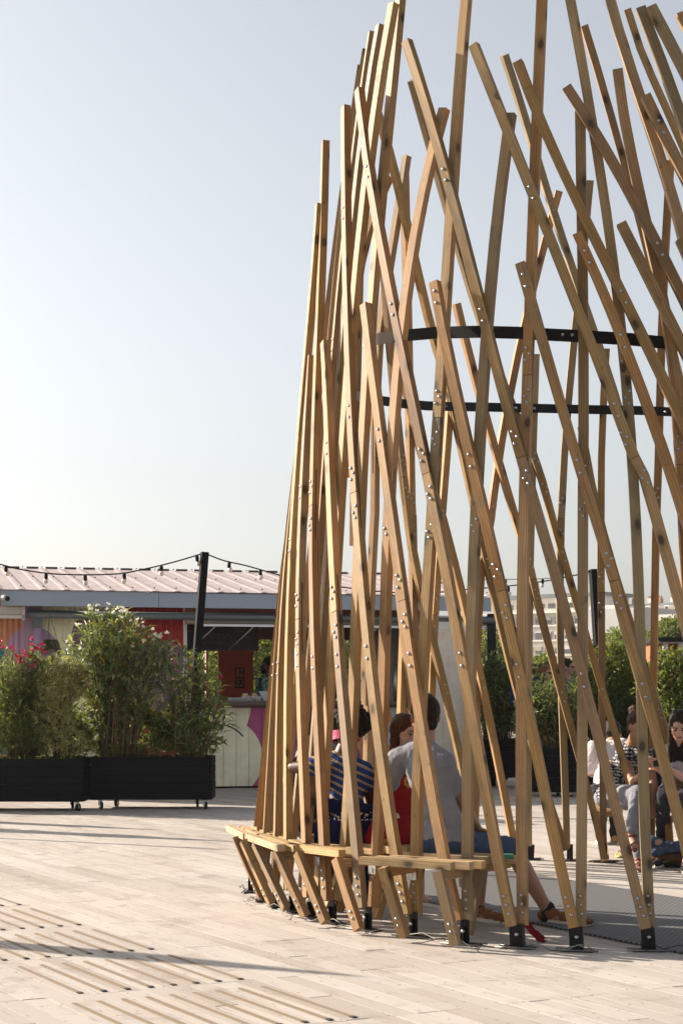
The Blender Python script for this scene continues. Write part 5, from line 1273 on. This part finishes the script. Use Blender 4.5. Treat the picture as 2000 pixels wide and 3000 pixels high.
# woman with auburn hair and red floral skirt
def long_hair(g, c, f, up, s, L=.24):
    hair_cap(g, c, f, up, s, .012)
    f = f.normalized(); r = f.cross(up)
    for q in (-1,-.5,0,.5,1):
        a = c + r*q*.066*s - f*(.06-.035*abs(q))*s; cap(g, a, a - up*L*s - f*.015*s + r*q*.015, .034*s, .02*s)
red = newmat('red_floral', rough=.8, spec=.2); gr = G(red); tc = gr.n('ShaderNodeTexCoord'); vo = gr.n('ShaderNodeTexVoronoi'); gr.l(tc.outputs['Object'], vo.inputs[0]); vo.inputs['Scale'].default_value = 7.5
fz = gr.math('ADD', vo.outputs['Distance'], gr.math('MULTIPLY', gr.math('SUBTRACT', gr.noise(tc.outputs['Object'], 40, 2), .5), .22)); scn = gr.n('ShaderNodeSeparateColor'); gr.l(vo.outputs['Color'], scn.inputs[0])
c_ = gr.mix(gr.math('MULTIPLY', gr.math('LESS_THAN', fz, .26), gr.math('GREATER_THAN', scn.outputs[1], .35)), (.26,.008,.012), gr.mix(gr.math('GREATER_THAN', scn.outputs[0], .5), (.70,.62,.50), (.45,.25,.03)))
c_ = gr.mix(gr.math('LESS_THAN', fz, .09), c_, (.10,.035,.01)); gr.l(c_, gr.b.inputs['Base Color']); gr.bump(gr.noise(tc.outputs['Object'], 10, 3), .7, .02)
aw, av = person('person', 'woman with long auburn hair and a red floral dress beside the man in grey', dict(head=(1188,2150,10.45), neck=(1178,2212,10.5), shL=(1142,2240,10.6), shR=(1226,2246,10.5), elL=(1122,2345,10.6), wrL=(1104,2440,10.45), elR=(1225,2340,10.5), wrR=(1215,2430,10.6),
    hipL=(1125,2445,10.45), hipR=(1190,2448,10.35), knL=(1150,2460,10.9), anL=(1160,2600,11.0), knR=(1215,2462,10.85), anR=(1230,2610,10.8), toL=(1165,2630,11.15), toR=(1245,2635,10.95)),
    (.3,.95,0), SK['light'], red, red, 'auburn', hairf=long_hair, face_dir=(.62,-.78,-.12), sleeve=.18, leg=.72, female=True, sc=.94)
g = MB(); pel = (av['hipL']+av['hipR'])/2
g.ball(pel + Vector((0,0,.03)), (.20,.17,.12)); g.ball((pel+av['knL']*.5+av['knR']*.5)*.5 + Vector((0,0,.0)), (.20,.26,.10)); g.ball(pel + Vector((0,-.04,-.02)), (.21,.15,.10))
blob('skirt', g, red, aw, .011, 3, (.02,.07))
# woman in patterned sleeveless top
pt_ = newmat('patterned_top', rough=.85, spec=.15); gp_ = G(pt_); tc = gp_.n('ShaderNodeTexCoord'); mp = gp_.n('ShaderNodeMapping'); mp.inputs['Scale'].default_value = (26,26,30); mp.inputs['Rotation'].default_value = (0,rad(45),0); gp_.l(tc.outputs['Object'], mp.inputs[0])
ck = gp_.n('ShaderNodeTexChecker'); gp_.l(mp.outputs[0], ck.inputs[0]); ck.inputs['Scale'].default_value = 1.4; wv_n = gp_.n('ShaderNodeTexWave', bands_direction='Z'); gp_.l(tc.outputs['Object'], wv_n.inputs[0]); wv_n.inputs['Scale'].default_value = 12; wv_n.inputs['Distortion'].default_value = 3
gp_.l(gp_.mix(gp_.math('GREATER_THAN', gp_.math('ADD', gp_.math('MULTIPLY', ck.outputs['Fac'], .5), gp_.math('MULTIPLY', wv_n.outputs['Fac'], .5)), .62), (.022,.024,.032), (.42,.42,.42)), gp_.b.inputs['Base Color'])
def bun_hair(g, c, f, up, s):
    hair_cap(g, c, f, up, s, .006); g.ball(c + up*.11*s - f.normalized()*.06*s, .045*s)
tw, tv = person('person', 'woman in black and white patterned sleeveless top leaning forward on far bench', dict(head=(1868,2128,13.55), neck=(1852,2180,13.7), shL=(1822,2200,13.75), shR=(1893,2208,13.6), elL=(1853,2292,13.55), wrL=(1893,2262,13.35), elR=(1912,2290,13.5), wrR=(1912,2350,13.45),
    hipL=(1775,2330,13.95), hipR=(1812,2336,13.85), knL=(1868,2322,13.4), anL=(1846,2440,13.3), toL=(1858,2478,13.15), knR=(1862,2345,13.45), anR=(1868,2515,13.25), toR=(1872,2545,13.05)),
    (.6,-.75,0), SK['tan'], pt_, cloth('grey_denim', (.21,.22,.25)), 'brown', hairf=bun_hair, face_dir=(.5,-.8,-.35), sleeve=0, leg=.97, female=True, sc=.95)
g = MB()
for a in 'LR':
    A, T = tv['an'+a], tv['to'+a]; d = (T-A).normalized(); s_ = Vector((-d.y, d.x, 0)).normalized(); g.tube([T - s_*.04, T + Vector((0,0,.03)), T + s_*.04], .007, 6); g.tube([A - s_*.036 + d*.04, A + Vector((0,0,.02)) + d*.07, A + s_*.036 + d*.04], .007, 6); cap(g, A - Vector((0,0,.062)), T - Vector((0,0,.03)), .02, .02)
g.build('sandals', newmat('red_leather', (.16,.02,.02), .5), tw)
# woman at right edge
def fringe_hair(g, c, f, up, s): long_hair(g, c, f, up, s, .30)
rw, rv_ = person('person', 'dark haired woman in a white blouse with sunglasses on her head, right edge', dict(head=(1988,2128,13.3), neck=(1986,2188,13.4), shL=(1950,2206,13.5), shR=(2030,2210,13.4), elL=(1944,2262,13.3), wrL=(1908,2228,13.1), elR=(2022,2290,13.1), wrR=(1975,2262,13.0),
    hipL=(1955,2330,13.75), hipR=(2010,2332,13.7), knL=(1945,2330,13.25), anL=(1935,2455,13.5), toL=(1926,2468,13.3), knR=(2002,2335,13.15), anR=(2010,2500,13.1), toR=(2005,2535,12.9)),
    (-.1,-1,0), SK['light'], cloth('white_blouse', (.62,.58,.62)), cloth('charcoal_trousers', (.035,.037,.045)), 'dark', hairf=fringe_hair, face_dir=(-.15,-.85,-.45), sleeve=.75, leg=.95, female=True, sc=.95, shoes=cloth('ankle_boot', (.03,.03,.035)))
g = MB(); c = rv_['head']; 
for q in (-1,1): g.ball(c + Vector((.033*q, -.045, .112)), (.028,.012,.02), seg=10, rings=7)
g.build('sunglasses', M['lens'], rw)
g = MB(); b_ = rv_['wrL'] + Vector((.04,-.03,.02)); g.box(b_.x-.035, b_.x+.035, b_.y-.005, b_.y+.004, b_.z-.065, b_.z+.065); o = g.build('phone', M['lens']); tag(o, 'dark phone held by the woman in the white blouse', 'phone')
# person in white shirt seen from behind at the far side
wp, _ = person('person', 'person in pale checked shirt on the far bench, back turned', dict(head=(1790,2152,15.6), neck=(1785,2185,15.35), shL=(1738,2188,15.2), shR=(1822,2182,15.3), elL=(1728,2262,15.15), wrL=(1745,2270,15.5), elR=(1832,2255,15.3), wrR=(1800,2270,15.6),
    hipL=(1752,2322,14.85), hipR=(1802,2322,14.9), knL=(1760,2330,15.4), anL=(1758,2450,15.4), knR=(1805,2330,15.4), anR=(1800,2450,15.4), toL=(1757,2470,15.6), toR=(1800,2470,15.6)),
    (0,1,-.2), SK['light'], cloth('pale_check', (.60,.53,.52)), cloth('dark_trousers3', (.03,.03,.035)), 'dark', sleeve=.9, shoes=cloth('tan_shoe', (.35,.2,.1)), face=False)
# standing people beyond the planters
def stand(label, px, py, Z, f, sk, shirt, hair='dark', hairf=None, glasses=True, sc=1.0, wrR=None, fd=None):
    H = P(px, py, Z); f = Vector(f).normalized(); r = Vector((f.y, -f.x, 0)); dz = Vector((0,0,-1)); n = H + dz*.175*sc - f*.02
    J = dict(head=H, neck=n, shL=n + dz*.06 - r*.185*sc, shR=n + dz*.06 + r*.185*sc)
    J['elL'] = J['shL'] + dz*.28 - r*.05; J['wrL'] = J['elL'] + dz*.14 + f*.2; J['elR'] = J['shR'] + dz*.27 + r*.06; J['wrR'] = wrR if wrR else J['elR'] + dz*.1 + f*.22
    pel = n + dz*.60; J['hipL'] = pel - r*.09; J['hipR'] = pel + r*.09
    for a, s_ in (('L',-1),('R',1)):
        J['kn'+a] = pel + dz*.43 + r*s_*.10; J['an'+a] = pel + dz*.83 + r*s_*.11; J['to'+a] = J['an'+a] + f*.15 + dz*.06
    return person('person', label, J, f, sk, shirt, cloth('trousers_'+str(int(px)), (.04,.045,.06)), hair, hairf=hairf, glasses=glasses, face_dir=fd or f, sleeve=1.4, shoes=cloth('shoes_'+str(int(px)), (.03,.03,.03)), sc=sc)
nm, nvv = stand('man in a navy shirt and sunglasses standing behind the planters', 1546, 1948, 24.2, (.45,-.9,0), SK['light'], cloth('navy_shirt', (.014,.032,.075)), fd=(.75,-.65,-.15))
g = MB(); c = nvv['head']; fdv = Vector((.75,-.65,-.15)).normalized(); g.ball(c + fdv*.055 - Vector((0,0,.07)), (.05,.045,.04)); blob('beard', g, HR['brown'], nm, .008, 1)
stand('woman with ginger hair seen between two poles behind the planters', 1600, 1974, 24.6, (.2,-1,0), SK['light'], cloth('pink_top', (.50,.30,.27)), 'ginger', hairf=long_hair, glasses=True, sc=.93, fd=(.7,-.7,0))
stand('dark haired man in sunglasses standing at the right of the group behind the planters', 1663, 1955, 25.0, (.6,-.8,0), SK['light'], cloth('grey_shirt', (.2,.2,.22)), fd=(.9,-.4,-.05))
stand('person in a pale blue shirt mostly hidden by the dark oleander', 1452, 1960, 26.5, (.2,-1,0), SK['light'], cloth('pale_blue_shirt', (.20,.28,.55)), glasses=False)
# barman
gs = newmat('green_print', rough=.8); gq = G(gs); tc = gq.n('ShaderNodeTexCoord'); nz = gq.noise(tc.outputs['Object'], 14, 3, .7); gq.l(gq.ramp(nz, [(0,(.0,.16,.13)),(.47,(.01,.25,.20)),(.52,(.45,.62,.55)),(1,(.6,.72,.66))]), gq.b.inputs['Base Color'])
Zb = 25.7; bh = P(783,1950,Zb)
bmn, bv = stand('barman with a beard and glasses in a green patterned shirt looking left', 783, 1950, Zb, (-.7,-.7,0), SK['dark'], gs, 'black', fd=(-.93,-.35,0))
g = MB(); c = bv['head']; fdv = Vector((-.93,-.35,0)).normalized(); g.ball(c + fdv*.05 - Vector((0,0,.07)), (.058,.055,.055)); g.ball(c + Vector((.03,.02,.085)), (.09,.09,.05)); blob('beard', g, HR['black'], bmn, .008, 1, (.01,.03))
g = MB(); n = bv['neck']
for k in (bv['shL'], bv['shR']):
    q = n.lerp(k, .62); g.tube([q + Vector((0,.10,-.05)), q + Vector((0,.0,.055)), q + Vector((-.05,-.105,-.06)), q + Vector((-.05,-.12,-.3))], .02, 8)
g.build('straps', M['black'], bmn)
# ---------------------------------------------------------------- bags and bits on the floor
dn = cloth('denim_jacket', (.05,.08,.13), c2=(.12,.17,.25)); lb = cloth('brown_leather', (.10,.055,.03))
c = gp(1955,2540); r = empty('jacket', c); tag(r, 'blue denim jacket heaped on the brown bag at the feet of the women', 'jacket'); g = MB(); q_ = random.Random(9)
for k in range(16): g.ball(c + Vector((q_.uniform(-.13,.13), q_.uniform(-.06,.08), .15+q_.uniform(-.035,.06))), (q_.uniform(.05,.09), .06, q_.uniform(.03,.05)), seg=10, rings=7)
blob('fabric', g, dn, r, .010, 2, (.02,.04))
r = empty('bag', c); tag(r, 'slouching brown leather bag on the deck under the denim jacket', 'bag'); g = MB(); g.ball(c + Vector((.0,0,.065)), (.15,.10,.065)); g.ball(c + Vector((.08,-.02,.06)), (.10,.09,.06)); blob('body', g, lb, r, .010, 2, (.015,.08))
g = MB(); g.tube([c + Vector((-.12,-.08,.03)), c + Vector((-.02,-.13,.05)), c + Vector((.09,-.12,.02)), c + Vector((.14,-.06,.08))], .008, 7); g.build('strap', M['black'], r)
c = gp(1852,2512); r = empty('bag', c); tag(r, 'small teal bag standing on the deck between the far poles', 'bag'); g = MB(); g.hexa([(c.x-.05,c.y-.03,0),(c.x+.06,c.y-.03,0),(c.x+.06,c.y+.05,0),(c.x-.05,c.y+.05,0),(c.x-.06,c.y-.02,.19),(c.x+.055,c.y-.02,.2),(c.x+.055,c.y+.03,.2),(c.x-.06,c.y+.03,.19)]); g.build('body', newmat('teal_fabric', (.02,.10,.13), .8), r)
g = MB(); g.tube([c + Vector((-.03,0,.19)), c + Vector((-.01,0,.26)), c + Vector((.03,0,.2))], .006, 6); g.build('handle', M['black'], r)
c = gp(1812,2512); r = empty('flip_flop', c); tag(r, 'yellow sandal on the deck left of the teal bag', 'sandal'); g = MB(); g.ball(c + Vector((0,0,.012)), (.035,.07,.012)); g.build('sole', newmat('yellow_rubber', (.55,.45,.12), .6), r)
g = MB(); g.tube([c + Vector((-.03,0,.02)), c + Vector((0,-.02,.06)), c + Vector((.03,0,.02))], .006, 6); g.build('strap', newmat('yellow_strap', (.6,.5,.15), .6), r)
c = gp(1545,2760); r = empty('scarf', c); tag(r, 'red scarf with tassels crumpled behind the nearest left steel foot', 'scarf'); g = MB()
for k in range(12): t_ = k/11; g.ball(c + Vector((-.02+.10*t_, .05-.06*t_, .10*(1-t_)**1.5+.018 + q_.uniform(-.006,.006))), (.022,.02,.018), seg=9, rings=6)
blob('cloth', g, cloth('red_scarf', (.35,.012,.02), c2=(.08,.01,.02)), r, .007, 1, (.012,.02))
g = MB(); g.tube([c + Vector((-.05,.0,.03)), c + Vector((-.02,-.03,.012)), c + Vector((-.005,-.05,.006))], .006, 6); g.tube([c + Vector((.08,-.02,.02)), c + Vector((.13,-.04,.006)), c + Vector((.16,-.045,.006))], .005, 6); g.build('tassels', newmat('tassel', (.6,.55,.5), .9), r)
# small green phone-box lying by the man's knee
p = gp(1478,2512,.46); g = MB(); g.box(p.x-.055, p.x+.045, p.y-.02, p.y+.03, .452, .478); o = g.build('tin', newmat('green_tin', (.02,.22,.13), .4)); tag(o, 'small green tin lying on the bench by the knee of the man in grey', 'tin')
# ---------------------------------------------------------------- closed parasols left of the view, whose shadows cross the deck
pc = cloth('parasol_cloth', (.55,.50,.42))
def parasol(tipx, tipy, H, label, rad_=.17):
    t_ = gp(tipx, tipy); L = H/math.tan(rad(SUN_EL)); b = Vector((t_.x - L*math.cos(rad(SUN_AZ)), t_.y + L*math.sin(rad(SUN_AZ)), 0))
    root = empty('parasol', b); tag(root, label, 'parasol', 'closed parasols')
    g = MB(); g.lathe([(.03,0),(.03,H-.05),(.005,H)], Matrix.Translation(b), 10); g.build('pole', M['galv'], root)
    g = MB(); g.lathe([(.045,1.0),(rad_*.9,1.1),(rad_,1.5),(rad_*.62,2.0),(rad_*.75,2.25),(rad_*.35,H-.25),(.02,H-.04)], Matrix.Translation(b), 14); g.build('folded_canopy', pc, root)
    g = MB(); g.box(b.x-.3,b.x+.3,b.y-.3,b.y+.3,0,.08); g.build('base', M['steel'], root)
parasol(1075,2862,2.9,'closed parasol outside the left edge casting the long shadow over the grip strips')
parasol(690,2466,2.9,'closed parasol outside the left edge casting the shadow between planters and benches', .22)
parasol(480,2432,2.7,'closed parasol outside the left edge next to the planters')
g = MB(); t_ = gp(640,2488); L = 3.2/math.tan(rad(SUN_EL)); b = Vector((t_.x - L*math.cos(rad(SUN_AZ)), t_.y + L*math.sin(rad(SUN_AZ)), 0)); g.tube([b, b + Vector((0,0,3.2))], .035, 8); o = g.build('mast', M['steel']); tag(o, 'thin steel mast outside the left edge of the view', 'mast')

# ---------------------------------------------------------------- air
hz = bpy.data.materials.new('haze'); hz.use_nodes = True; n_ = hz.node_tree; n_.nodes.clear()
pv = n_.nodes.new('ShaderNodeVolumePrincipled'); ou = n_.nodes.new('ShaderNodeOutputMaterial'); n_.links.new(pv.outputs[0], ou.inputs['Volume'])
pv.inputs['Color'].default_value = (.9,.93,.97,1); pv.inputs['Density'].default_value = .00022; pv.inputs['Anisotropy'].default_value = .2
g = MB(); g.box(-160, 160, -12, 420, -1.2, 34); o = g.build('haze', hz); tag(o, kind='stuff')
